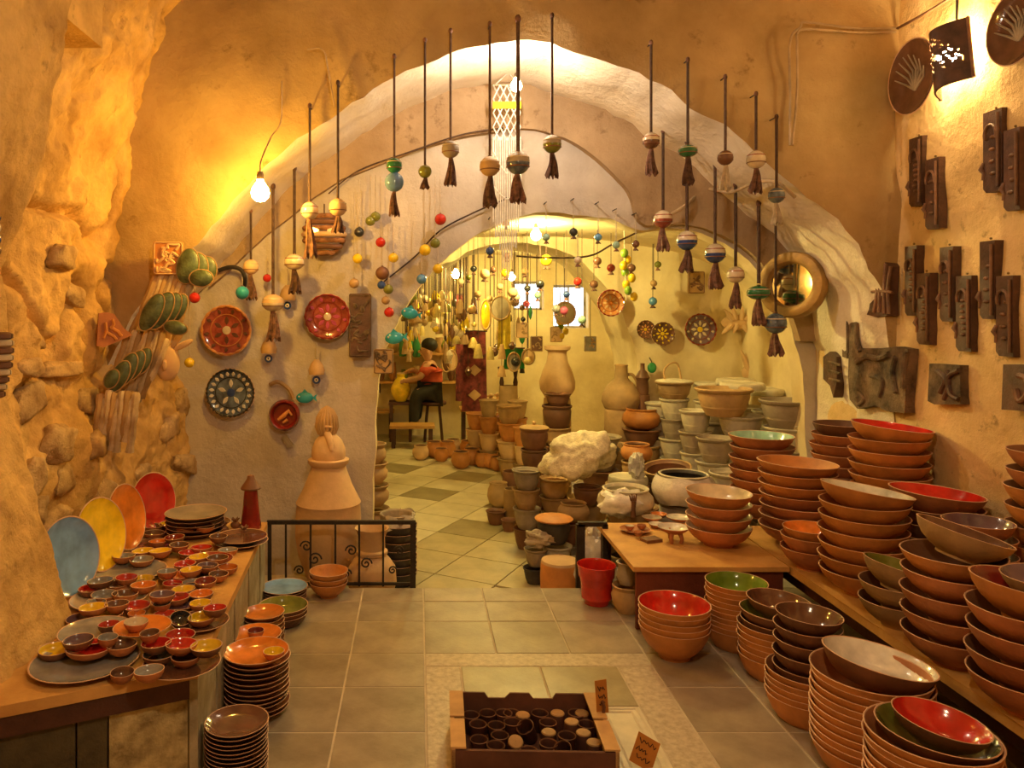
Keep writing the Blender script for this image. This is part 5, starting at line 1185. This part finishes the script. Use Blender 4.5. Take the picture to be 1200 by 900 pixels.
def wall_outline(label, pts, m, th=.04, figs=(), name='wall_relief', fm='relief_grey'):
    vs = [WR(x, y, .0) for x, y in pts]; c = sum(vs, Vector())/len(vs)
    t = thing(name, label, 'relief', c); n = len(vs)
    mb = MB(); mb.add([v-c+Vector((-th, 0, 0)) for v in vs]+[v-c+Vector((.03, 0, 0)) for v in vs], [tuple(range(n)), tuple(reversed(range(n, 2*n)))]+[(i, i+n, (i+1) % n+n, (i+1) % n) for i in range(n)])
    o = mb.build('slab', m, t, smooth=False)
    for f in figs:
        q = [WR(x, y, th+.004)-c for x, y in f[0]]
        MB().tube(catmull([tuple(v) for v in q], 4), f[1], 8).build('relief_figure', fm, t)
    return t
wall_outline('big grey brown animal shaped relief slab with an upright neck', [(1000, 415), (998, 372), (1008, 369), (1010, 372), (1010, 400), (1014, 408), (1040, 408), (1055, 406), (1070, 409), (1068, 440), (1066, 484), (1045, 482), (1032, 475), (1010, 479), (1001, 468), (999, 440)], 'relief_grey', .028,
    [([(1004, 378), (1004, 395), (1008, 412)], .014), ([(1004, 425), (1015, 418), (1030, 420), (1042, 415)], .018), ([(1062, 412), (1060, 430), (1058, 455)], .016), ([(1050, 418), (1046, 436), (1050, 460)], .016), ([(1006, 460), (1012, 468), (1006, 474), (1003, 466)], .012), ([(1020, 440), (1034, 446), (1030, 465)], .014)])
wall_outline('separate upright ridged relief stub left of the animal slab', [(990, 376), (991, 370), (997, 370), (997, 420), (991, 418)], 'relief_grey', .022, [([(994, 376), (994, 395), (994, 414)], .012)])
wall_outline('bundle of reeds relief tied in the middle', [(1020, 368), (1024, 320), (1029, 307), (1042, 304), (1048, 312), (1046, 345), (1047, 370), (1035, 372)], 'relief', .035,
    [([(1026, 318), (1028, 340), (1024, 366)], .010), ([(1032, 312), (1031, 340), (1030, 366)], .010), ([(1038, 309), (1036, 340), (1036, 368)], .010), ([(1044, 312), (1040, 340), (1042, 368)], .010), ([(1022, 342), (1034, 341), (1046, 343)], .009)], fm='relief_edge')
wall_outline('pointed screw shaped relief left of the animal slab', [(970, 418), (978, 412), (986, 418), (986, 448), (982, 466), (978, 452), (970, 444)], 'relief', .03, [([(971, 424), (985, 428)], .008), ([(971, 434), (985, 438)], .008), ([(972, 444), (985, 447)], .008)])
wall_outline('square dark relief tile with curling leaves', [(1092, 470), (1094, 426), (1130, 428), (1131, 474), (1100, 474)], 'relief_grey', .022, [([(1098, 435), (1108, 445), (1102, 460)], .014), ([(1124, 434), (1112, 442), (1114, 462), (1124, 468)], .014), ([(1110, 434), (1112, 450), (1106, 468)], .012)], fm='relief')
wall_outline('reddish square relief tile with a round motif at the wall edge', [(1184, 480), (1186, 427), (1215, 427), (1215, 482)], 'relief', .04, [([(1194, 440), (1204, 445), (1204, 462), (1195, 470), (1190, 456)], .014)], fm='relief_edge')
# oval dishes and mirror
def wall_dish(x, y, r, label, m, sd):
    c = WR(x, y, .0); t = thing('wall_dish', label, 'plate', c, (PI/2, 0, -PI/2))
    ob('dish', bowl_mesh('plate', r, .035, 'clay_dark', m), t)
    rr = random.Random(sd)
    for k in range(8):
        a = lerp(.5, 2.7, k/7); MB().tube([(0, -r*.35, .012), (math.cos(a)*r*.4, -r*.35+math.sin(a)*r*.55, .014), (math.cos(a+.35)*r*.72, -r*.3+math.sin(a)*r*.95, .03)], [.007, .006, .003], 6).build('branch_line', 'clay_grey', t)
wall_dish(1075, 90, .20, 'round dark red dish with fanned branch lines on the right wall', 'g_brown', 1)
wall_dish(1197, 32, .165, 'round brown dish with green specks beside the wall lamp', 'g_brown', 2)
c = P(929, 334, 4.92); t = thing('round_mirror', 'round mirror in a broad brass coloured frame', 'mirror', c)
t.rotation_mode = 'QUATERNION'; t.rotation_quaternion = Vector((-.80, -.62, .05)).to_track_quat('Z', 'Y')
r = 39*4.92/900
MB().lathe([(r*.66, .0), (r*.64, .03), (r*.70, .05), (r*.82, .058), (r*.96, .05), (r, .03), (r, -.02), (r*.66, -.02)], 40).build('frame', 'brass', t)
MB().lathe([(.001, .012), (r*.67, .012), (r*.67, .0), (.001, 0)], 40).build('glass', 'mirror', t)
# ------------------------------------------------------------ crate of cups
X0, X1, Y0, Y1, HZ = .118, .675, 2.56, 2.95, .13
t = thing('cardboard_crate', 'open cardboard tray full of dark clay cups on the marble inlay', 'crate', ((X0+X1)/2, (Y0+Y1)/2, .007), (0, 0, -.03))
W, D = (X1-X0)/2, (Y1-Y0)/2
MB().box((0, 0, .006), (2*W, 2*D, .01)).build('base', 'card_dark', t, smooth=False)
notch = [(-W, 0), (W, 0), (W, HZ), (W*.45, HZ), (W*.40, HZ-.02), (W*.14, HZ-.02), (W*.08, HZ), (-W*.18, HZ), (-W*.25, HZ-.02), (-W*.48, HZ-.02), (-W*.53, HZ), (-W, HZ)]
MB().prism(notch, D-.008, D).build('back_wall', 'card_dark', t, smooth=False)
MB().prism([(-W, 0), (W, 0), (W, HZ-.005), (-W, HZ-.005)], -D, -D+.012).build('front_wall', 'card_dark', t, smooth=False)
for sx in (-1, 1):
    MB().box((sx*(W-.006), 0, HZ/2), (.012, 2*D, HZ)).build('side_wall', 'card', t, smooth=False)
    MB().box((sx*(W-.022), -.01+sx*.0-D*.5+.005, HZ+.003), (.052, D-.012, .006)).build('rim_flap', 'card', t, smooth=False)
    MB().box((sx*(W-.022), D*.5, HZ+.003), (.052, D-.012, .006)).build('rim_flap', 'card', t, smooth=False)
def cup_mesh(up):
    key = ('cup', up)
    if key not in MC:
        p = [(.001, 0), (.024, 0), (.027, .004), (.031, .05), (.033, .068), (.031, .070), (.029, .066), (.025, .012), (.001, .01)]
        mb = MB().lathe(p, 22, [0, 0, 0, 0, 1, 1, 0, 0] if up else [1, 1, 0, 0, 0, 0, 0, 0])
        MC[key] = mb.mesh('clay_cup', ['cup', 'clay_tan' if not up else 'relief_edge'])
    return MC[key]
cups = [(215, 335, 1), (285, 340, 1), (515, 245, 1), (595, 275, 0), (690, 228, 1), (765, 255, 0), (690, 308, 0), (480, 335, 2), (545, 322, 1), (570, 368, 0), (745, 378, 0), (835, 412, 0), (220, 412, 1), (300, 440, 1), (405, 425, 3), (570, 432, 1), (470, 470, 1), (340, 258, 1), (352, 318, 1), (180, 290, 1), (430, 322, 0), (660, 445, 2), (330, 390, 1), (800, 330, 1), (440, 258, 1), (250, 258, 1), (620, 400, 1)]
wd = {0: 'upturned dark clay cup with a pale base in the tray', 1: 'dark clay cup standing open in the cardboard tray', 2: 'dark clay cup tipped over in the cardboard tray', 3: 'pale based clay cup lying tilted in the tray'}
pl = []
for (cx, cy, k) in cups:
    x, y = 510+cx/4.286, 770+cy/4.286; z = .014
    Y = (CH-z-.068)*FPX/(y-VY); q = Vector((PX(x, Y), Y, z))
    for _ in range(30):
        for p in pl:
            d = q-p; d.z = 0
            if d.length < .067: q += (d.normalized() if d.length > 1e-4 else Vector((1, 0, 0)))*(.068-d.length)*.6
        q.x = min(max(q.x, X0+.055), X1-.055); q.y = min(max(q.y, Y0+.05), Y1-.045)
    pl.append(q.copy())
    rot = (0, 0, R.uniform(0, 6))
    if k in (0, 3): rot = (PI+(.5 if k == 3 else 0), 0, 0); q = q+Vector((0, 0, .07))
    if k == 2: rot = (.35, -.4, 0); q = q+Vector((0, 0, .012))
    tag(ob('clay_cup', cup_mesh(1 if k in (1, 2) else 0), None, q, rot), wd[k], 'cup', 'clay cups in the cardboard tray')
# handwritten price cards
def card(label, p, w, h, rot, strokes):
    t = thing('price_card', label, 'sign', p, rot)
    MB().box((0, 0, h/2), (w, .002, h)).build('card', 'paper_orange', t, smooth=False)
    for s in strokes: MB().tube([(x*w, -.002, z*h) for x, z in s], .0018, 5).build('handwriting', 'ink', t)
scr = lambda z, a, n, sd: [(lerp(a[0], a[1], k/n), z+.06*math.sin(k*2.1+sd)+.03*math.sin(k*5+sd)) for k in range(n+1)]
card('orange handwritten card standing at the right side of the tray', (PX(708, 2.78), 2.80, .135), .048, .115, (-.15, 0, .3), [scr(.75, (-.3, .3), 8, 1), scr(.5, (-.3, .35), 8, 2), scr(.28, (-.25, .25), 6, 3)])
card('orange handwritten card leaning beside the front corner of the tray', (PX(750, 2.68), 2.68, .012), .085, .10, (-.5, .5, -.1), [scr(.78, (-.38, .38), 12, 1), scr(.5, (-.4, .1), 10, 4), scr(.25, (-.3, .3), 9, 2)])
tag(MB().tube([(.0, 0, 0), (.004, 0, .03), (-.003, 0, .05)], .006, 6).build('clothes_peg', 'clay_dark', None, (.672, 2.79, .134)), 'small dark peg holding the card on the tray', 'peg')
# paper scraps among the bowls
for (x, y, Y, lab) in [(1052, 601, 3.30, 'scrap of pale paper between bowls under the white topped stack'), (1062, 638, 3.42, 'crumpled pale paper behind the short brown stack')]:
    pass

# ------------------------------------------------------------ far room wares
f = ZL+.004
t = thing('wooden_bench', 'low wooden bench before the seated potter in the far room', 'bench', (PX(483, 10.0), 10.0, f))
MB().box((0, 0, .27), (.58, .34, .035)).build('seat', 'wood_top', t, smooth=False)
for sx in (-1, 1):
    for sy in (-1, 1): MB().box((sx*.24, sy*.13, .126), (.05, .05, .252)).build('leg', 'wood_dark', t, smooth=False)
t = thing('wooden_shelf', 'low wooden work shelf behind the bench in the far room', 'shelf', (PX(450, 10.5)-.12, 10.80, f))
MB().box((0, 0, .36), (.5, .3, .03)).build('board', 'wood_top', t, smooth=False)
for sx in (-1, 1): MB().box((sx*.2, 0, .172), (.04, .26, .344)).build('support', 'wood_dark', t, smooth=False)

# seated person (one skinned body), facing left
Yp = 10.45; sp_ = Yp/900
def pp(x, y, d=0): return Vector((PX(x, Yp), Yp+d, PZ(y, Yp)))
base = pp(503, 500); base.z = f
per = thing('person', 'person with short black hair and orange red shirt working seated', 'person', base)
def skin(name, pts, edges, m, sub=2):
    me = bpy.data.meshes.new(name); me.from_pydata([tuple(p-base) for p, r in pts], edges, [])
    me.materials.append(M[m]); o = ob(name, me, per)
    md = o.modifiers.new('skin', 'SKIN'); 
    for i, (p, r) in enumerate(pts):
        me.skin_vertices[0].data[i].radius = (r, r)
    me.skin_vertices[0].data[0].use_root = True
    md.use_smooth_shade = True
    s2 = o.modifiers.new('sub', 'SUBSURF'); s2.levels = sub; s2.render_levels = sub
    return o
H = pp(507, 456)
body = [(H, .14), (pp(506, 446), .13), (pp(504, 436), .15), (pp(503, 428), .13), (pp(502, 423), .055), (pp(501, 417), .065), (pp(500, 411), .10), (pp(500, 405), .085),
        (pp(499, 431, -.19), .055), (pp(492, 441, -.22), .045), (pp(480, 444, -.16), .035), (pp(474, 446, -.13), .035),
        (pp(506, 431, .19), .055), (pp(494, 440, .2), .045), (pp(483, 434, .12), .035), (pp(477, 437, .08), .035),
        (pp(505, 458, -.10), .10), (pp(489, 459, -.13), .085), (pp(486, 478, -.13), .06), (pp(485, 497, -.13), .045), (pp(480, 501, -.13), .035),
        (pp(505, 458, .10), .10), (pp(491, 458, .13), .085), (pp(489, 478, .13), .06), (pp(488, 497, .13), .045), (pp(483, 501, .13), .035)]
ed = [(0, 1), (1, 2), (2, 3), (3, 4), (4, 5), (5, 6), (6, 7), (3, 8), (8, 9), (9, 10), (10, 11), (3, 12), (12, 13), (13, 14), (14, 15), (0, 16), (16, 17), (17, 18), (18, 19), (19, 20), (0, 21), (21, 22), (22, 23), (23, 24), (24, 25)]
skin('body', body, ed, 'skin')
for (hx, hy, d) in ((472.5, 446, -.13), (475.5, 437.5, .08)):       # fingers of each hand
    for k in range(4): MB().tube([pp(hx+1.5, hy+(k-1.5)*.5, d)-base, pp(hx-1.5, hy+(k-1.5)*.8, d+.01)-base, pp(hx-3, hy+1+(k-1.5)*.8, d+.02)-base], [.012, .011, .008], 6).build('finger', 'skin', per)
    MB().tube([pp(hx+2, hy-1.5, d)-base, pp(hx, hy-3, d+.02)-base], [.013, .009], 6).build('thumb', 'skin', per)
shirt = [(pp(507, 453), .165), (pp(506, 446), .16), (pp(504, 436), .175), (pp(503, 428.5), .15), (pp(499, 431, -.19), .085), (pp(494, 438, -.22), .07), (pp(506, 431, .19), .085), (pp(497, 438, .2), .07)]
skin('shirt', shirt, [(0, 1), (1, 2), (2, 3), (3, 4), (4, 5), (3, 6), (6, 7)], 'shirt')
tr = [(pp(507, 457), .17), (pp(505, 459, -.10), .125), (pp(489, 460, -.13), .11), (pp(486, 478, -.13), .085), (pp(485, 494, -.13), .07), (pp(505, 459, .10), .125), (pp(491, 459, .13), .11), (pp(489, 478, .13), .085), (pp(488, 494, .13), .07)]
skin('trousers', tr, [(0, 1), (1, 2), (2, 3), (3, 4), (0, 5), (5, 6), (6, 7), (7, 8)], 'trousers')
hp = pp(501.5, 408)-base
MB().ball(hp+Vector((.02, 0, .045)), (.112, .105, .10), 18, 12).build('hair', 'hair', per)
MB().ball(pp(491.5, 412)-base, (.02, .014, .022), 8, 6).build('nose', 'skin', per)
MB().ball(pp(501.5, 412)-base+Vector((0, -.098, 0)), (.02, .012, .03), 8, 6).build('ear', 'skin', per)
for d in (-.035, .035): MB().ball(pp(493.2, 410.2)-base+Vector((0, d, 0)), .010, 8, 6).build('eye', 'hair', per)
MB().ball(pp(493.4, 416.2)-base, (.010, .028, .006), 8, 6).build('mouth', 'g_darkred', per)
t = thing('wooden_stool', 'dark stool under the seated person', 'stool', (pp(508, 462).x, Yp, f))
hs = PZ(466, Yp)-f-.05
MB().lathe([(.001, hs-.04), (.17, hs-.04), (.18, hs-.02), (.17, hs), (.001, hs)], 24).build('seat', 'wood_dark', t)
for k in range(4):
    a = PI/4+k*PI/2; MB().tube([(.11*math.cos(a), .11*math.sin(a), hs-.03), (.17*math.cos(a), .17*math.sin(a), 0)], .018, 8).build('leg', 'wood_dark', t)
q = pp(474, 452); t = thing('work_vase', 'yellow clay vase being decorated by the seated person', 'vase', Vector((q.x-.05, Yp, PZ(470, Yp))))
MB().lathe([(.001, 0), (.07, 0), (.13, .10), (.14, .18), (.09, .28), (.05, .33), (.06, .37), (.001, .37)], 24).build('vase_body', 'g_yellow', t)
MB().lathe([(.05, .36), (.062, .38), (.05, .385), (.001, .385)], 20).build('lip', 'clay_pale', t)
t = thing('work_stand', 'dark wooden stand under the yellow vase', 'stand', (q.x-.05, Yp, f))
hs = PZ(470, Yp)-f
MB().box((0, 0, hs-.02), (.32, .28, .04)).build('top', 'wood_dark', t, smooth=False)
for sx in (-1, 1):
    for sy in (-1, 1): MB().box((sx*.13, sy*.11, (hs-.04)/2), (.04, .04, hs-.04)).build('leg', 'wood_dark', t, smooth=False)

# hanging clutter of the far room
zc_far = lambda X: 1.55+.87*math.sin(math.acos(max(-1, min(1, -(X-.8)/2.3))))**.6-.01
rr = random.Random(21)
G = 'yellow ceramic bells strung in the far room'
def chime(x, y, Y, m, lab, grp, L=.10, w=.035, kind=0):
    c = P(x, y, Y); t = thing('hanging_bell', lab, 'ornament', c, group=grp)
    zt = zc_far(c.x)-c.z if Y > 7.9 else 2.1-c.z
    key = ('chime', round(L, 2), round(w, 3), kind, m)
    if key not in MC:
        mb = MB()
        if kind == 0: mb.lathe([(.001, 0), (w*.4, -.005), (w*.75, -L*.4), (w, -L), (w*.9, -L), (.001, -L*.7)], 12)
        elif kind == 1: mb.ball((0, 0, -w), w, 12, 8)
        else: mb.lathe([(.001, .0), (w*.3, -L*.1), (w*.8, -L*.45), (w*.5, -L*.8), (.001, -L)], 10)
        MC[key] = mb.mesh('bell', [m])
    ob('bell', MC[key], t)
    key = ('ch_cord', round(zt, 1))
    MB().tube([(0, 0, -.005), (0, 0, max(.05, zt))], .0035, 5).build('cord', 'cord', t)
cols3 = ['shell', 'clay_pale', 'shell', 'g_yellow', 'clay_tan', 'clay_tan', 'g_cream', 'g_olive', 'clay_dark']
nmc = {'clay_dark': 'dark brown', 'shell': 'yellow', 'clay_pale': 'cream', 'g_yellow': 'bright yellow', 'clay_tan': 'brown', 'g_cream': 'white', 'g_olive': 'olive'}
for k in range(150):
    x = rr.uniform(474, 548); y = rr.uniform(338, 412) if x < 530 else rr.uniform(350, 395)
    if x < 490 and y < 350: y += 20
    if 482 < x < 518 and y > 385: y -= 45
    m = rr.choice(cols3)
    chime(x, y, rr.uniform(8.1, 9.6), m, 'small %s ceramic bell strung in the far room' % nmc[m], G, rr.uniform(.07, .16), rr.uniform(.025, .055), rr.choice((0, 0, 1, 2)))
for k in range(26):
    x = rr.uniform(548, 640); y = rr.uniform(345, 430); m = rr.choice(['g_black', 'clay_tan', 'g_brown', 'g_cream', 'shell', 'glass_green'])
    chime(x, y, rr.uniform(8.3, 9.8), m, 'small %s bell hanging near the far room middle' % {'g_black': 'black', 'clay_tan': 'tan', 'g_brown': 'brown', 'g_cream': 'white', 'shell': 'yellow', 'glass_green': 'green'}[m], 'mixed bells in the far room middle', rr.uniform(.08, .18), rr.uniform(.03, .06), rr.choice((0, 1, 2)))
# hung textiles and dishes
def cloth(x0, x1, y0, y1, Y, m, lab, fold=.03, cat='textile', name='hanging_cloth'):
    a, b = P(x0, y0, Y), P(x1, y1, Y); c = Vector(((a.x+b.x)/2, Y, b.z)); W, Hh = (b.x-a.x), a.z-b.z
    t = thing(name, lab, cat, c)
    MB().grid(lambda u, v: ((u-.5)*W*(1-.12*v), fold*math.sin(u*9)*(1-.6*v)-.006, Hh*v), 22, 10).grid(lambda u, v: ((u-.5)*W*(1-.12*v), fold*math.sin(u*9)*(1-.6*v)+.006, Hh*v), 22, 10, flip=True).build('cloth', m, t)
    MB().tube([(-W*.5, 0, Hh), (W*.5, 0, Hh)], .01, 6).build('rod', 'wood_dark', t)
    zt = zc_far(c.x)-c.z
    MB().tube([(0, 0, Hh), (0, 0, max(zt, Hh+.05))], .004, 5).build('cord', 'cord', t)
    return t
tc = cloth(541, 571, 388, 482, 9.3, 'carpet', 'dark red patterned rug hanging in the far room', .01)
for k in range(3): MB().prism([(0, .07), (.08, 0), (0, -.07), (-.08, 0)], -.035, -.02).build('diamond', 'clay_tan', tc, (0, 0, .2+.3*k), smooth=False)
cloth(583, 599, 365, 409, 9.0, 'cloth_yellow', 'yellow green fabric hanging in the far room')
cloth(590, 615, 408, 432, 9.1, 'cloth_green', 'green cloth hanging below the yellow fabric')
cloth(534, 543, 345, 470, 9.0, 'carpet', 'narrow dark red woven strip hanging beside the rug', .01)
for (x, y, w, h, m, lab) in [(569, 369, 7, 19, 'g_yellow', 'long yellow oval ceramic plate hanging in the far room'), (586, 361, 13, 15, 'clay_grey', 'grey disc ornament hanging next to the yellow oval'), (523, 425, 6, 12, 'clay_dark', 'dark oval dish leaning behind the seated person'), (529, 422, 7, 13, 'clay_pale', 'pale oval dish behind the seated person'), (602, 424, 8, 12, 'clay_grey', 'grey framed oval ornament left of the amphora'), (662, 367, 13, 14, 'clay_grey', 'round grey woven dish hung before the windows'), (619, 418, 8, 10, 'clay_pale', 'pale round ornament hung left of the amphora')]:
    Y = 8.9 if x < 650 else 8.0; s = Y/900; c = P(x, y, Y); t = thing('hanging_dish', lab, 'ornament', c)
    MB().ball((0, 0, 0), (w*s, .025, h*s), 20, 10).build('dish', m, t)
    MB().tube([(w*s*.9*math.cos(2*PI*j/28), -.012, h*s*.9*math.sin(2*PI*j/28)) for j in range(29)], .012, 6, cap=False).build('rim', 'clay_tan', t)
    MB().tube([(0, 0, h*s), (0, 0, max(h*s+.1, zc_far(c.x)-c.z))], .004, 5).build('cord', 'cord', t)
for (x, y, m, lab) in [(629, 403, 'clay_dark', 'small dark picture tile by the amphora neck'), (692, 403, 'g_grey', 'small grey picture tile hung in the inner arch'), (652, 392, 'clay_pale', 'pale yellow framed tile above the amphora'), (612, 402-15, 'clay_pale', 'white lantern shaped ornament in the far room')]:
    tt = relief(x-7, x+7, y-9, y+9, 8.2, lab, m, 'clay_tan', 4, x, .03); MB().tube([(0, .01, .07), (0, .01, zc_far(tt.location.x)-tt.location.z)], .004, 5).build('cord', 'cord', tt)
relief(570-18, 570-6, 455, 475, 10.97, 'small square brown tile behind the clay figures', 'clay_tan', 'clay_dark', 4, 2)
# green bottles on strings near the arch edge
for k, (x, y) in enumerate([(472, 404), (480, 401), (488, 405)]):
    c = P(x, y, 10.7); t = thing('glass_bottle', 'green glass bottle hung by its neck near the arch edge', 'bottle', c, group='hung green bottles')
    MB().lathe([(.001, -.16), (.05, -.16), (.055, -.14), (.055, .02), (.03, .08), (.022, .15), (.026, .16), (.001, .16)], 16).build('bottle', 'glass_green', t)
    MB().tube([(0, 0, .15), (0, 0, zc_far(c.x)-c.z)], .004, 5).build('cord', 'cord', t)
# clay figurines on a low shelf in the far room
t = thing('display_shelf', 'low board shelf carrying clay figures in the far room', 'shelf', (PX(573, 9.9), 9.9, f))
hs = PZ(478, 9.9)-f
MB().box((0, 0, hs-.015), (.75, .34, .03)).build('board', 'wood_top', t, smooth=False)
for sx in (-1, 1): MB().box((sx*.33, 0, (hs-.03)/2), (.04, .3, hs-.03)).build('support', 'wood_dark', t, smooth=False)
G = 'pale clay bird figures on the far shelf'
for k, x in enumerate((545, 553, 561, 569, 577, 585, 593, 600)):
    Y = 9.82+.12*(k % 2); c = Vector((PX(x, Y), Y, hs+f)); t = thing('clay_bird', 'pale clay bird figure on the far shelf', 'figurine', c, group=G)
    MB().ball((0, 0, .075), (.055, .05, .075), 12, 8).build('bird_body', 'clay_pale', t)
    MB().ball((-.02, -.01, .165), .032, 10, 8).build('head', 'clay_pale', t)
    MB().tube([(-.045, -.01, .165), (-.075, -.015, .16)], [.010, .002], 6).build('beak', 'clay_orange', t)
    MB().prism([(.03, .06), (.10, .14), (.06, .03)], -.012, .012).build('tail', 'clay_tan', t, smooth=False)
t = thing('candle_stand', 'dark two armed wooden stand in the far room', 'stand', (PX(596, 9.5), 9.5, PZ(452, 9.5)))
column(596, 9.5, f, [(.12, PZ(452, 9.5)-f, 'drum')], 'tan pedestal under the two armed stand', None, ['clay_tan'])
MB().box((0, 0, .22), (.26, .05, .03)).build('arm', 'wood_dark', t, smooth=False)
for sx in (-1, 1): MB().lathe([(.001, 0), (.025, 0), (.03, .04), (.018, .1), (.03, .18), (.02, .22), (.001, .22)], 12).build('leg', 'wood_dark', t, (sx*.085, 0, 0))
# yellow flower garlands and lemons under the inner vault
for (x, y, Y, n, lab) in [(731, 318, 6.2, 8, 'garland of yellow and green ceramic lemons under the vault'), (656, 388, 8.2, 6, 'short garland of yellow lemons above the amphora')]:
    c = P(x, y-24, Y); t = thing('lemon_garland', lab, 'ornament', c)
    for k in range(n):
        MB().ball((.03*math.sin(k*2)+k*.008, -.02*math.cos(k*3), -.05*k-.02), (.032, .03, .038), 10, 8).build('lemon', 'g_yellow' if k % 3 else 'g_green', t)
    MB().tube([(0, 0, .25), (.02, 0, -.05*n)], .005, 6).build('cord', 'cord_pale', t)
# ceramic stags / antlers and clay hands on the inner right wall
for (x, y, lab, fl) in [(865, 378, 'pale clay antlered relief on the inner wall', 1), (885, 428, 'pale clay hand shaped relief below the antlered one', 0)]:
    Y = 6.90; c = P(x, y, Y); s = Y/900; t = thing('antler_relief', lab, 'ornament', c, group=None)
    if fl:
        MB().ball((0, 0, 0), (20*s, .04, 9*s), 16, 10).build('relief_body', 'clay_pale', t)
        for k, (a, b) in enumerate([(-16, 16), (-8, 20), (4, 18), (14, 14), (-18, -13), (-6, -12), (10, -14), (19, -6)]): MB().tube([(a*s*.5, -.02, b*s*.2), (a*s*.8, -.03, b*s*.6), (a*s*1.1, -.02, b*s)], [.03, .022, .006], 8).build('antler', 'clay_pale', t)
    else:
        MB().ball((0, 0, -8*s), (16*s, .05, 12*s), 16, 10).build('palm', 'clay_pale', t)
        for k, a in enumerate((-18, -9, 0, 10, 19)): MB().tube([(a*s*.5, -.02, -4*s), (a*s*.8, -.03, 8*s), (a*s, -.02, (18+4*(k % 2))*s)], [.03, .024, .008], 8).build('finger', 'clay_pale', t)
pendant(757, 430, 431, 1, None, 6.9, 'g_bottle', 'tiny green knob ornament by the jug', None, cr=.003) if False else None
t = thing('glass_disc', 'green glass disc propped by the wide handled pot', 'ornament', P(764, 431, 6.93))
MB().ball((0, 0, 0), (.042, .014, .048), 16, 10).build('disc', 'glass_green', t)
MB().tube([(0, 0, .045), (0, .08, .09)], .004, 5).build('loop', 'cord', t)

# shelves of jars against the left part of the far end wall
for j, zs_ in enumerate((.62, 1.02)):
    t = thing('wall_shelf', ['lower board shelf on the far wall behind the person', 'upper board shelf on the far wall behind the person'][j], 'shelf', (.05, 10.86, zs_))
    MB().box((0, 0, -.015), (1.7, .24, .03)).build('board', 'wood_top', t, smooth=False)
    for sx in (-1, 1): MB().box((sx*.6, .07, -.10), (.03, .10, .15)).build('bracket', 'wood_dark', t, smooth=False)
    for k in range(10):
        x = -.74+k*.165; m = ['clay_pale', 'g_yellow', 'clay_tan', 'g_olive', 'clay_orange', 'clay_dark'][(k*5+j*2) % 6]
        nm = {'clay_pale': 'cream', 'g_yellow': 'yellow', 'clay_tan': 'tan', 'g_olive': 'olive', 'clay_orange': 'orange', 'clay_dark': 'dark brown'}[m]
        r = .055+.012*((k*3+j) % 3); h = .16+.05*((k*7+j) % 3)
        pot('shelf_jar', '%s jar on the %s far wall shelf' % (nm, ['lower', 'upper'][j]), 'jar', (.05+x, 10.85, zs_+.001), [(a*r, b*h) for a, b in S['jar' if k % 2 else 'round']], m, 'jars on the far wall shelves', .006, 18)
# woven horn hanging at the left edge
t = thing('woven_horn', 'cream and brown woven horn hanging on the near plaster column', 'ornament', Vector((-1.49, 2.74, PZ(420, 2.74))))
for k in range(9):
    MB().tube([(.030*(1-k/14)*math.cos(2*PI*q/14)+.01*math.sin(k*.5), .03*(1-k/14)*math.sin(2*PI*q/14), .08-.026*k) for q in range(15)], .013, 6, cap=False).build('coil', 'cream_tube' if k % 2 else 'clay_dark', t)
MB().tube([(0, 0, .06), (-.03, 0, .2)], .005, 6).build('cord', 'cord', t)
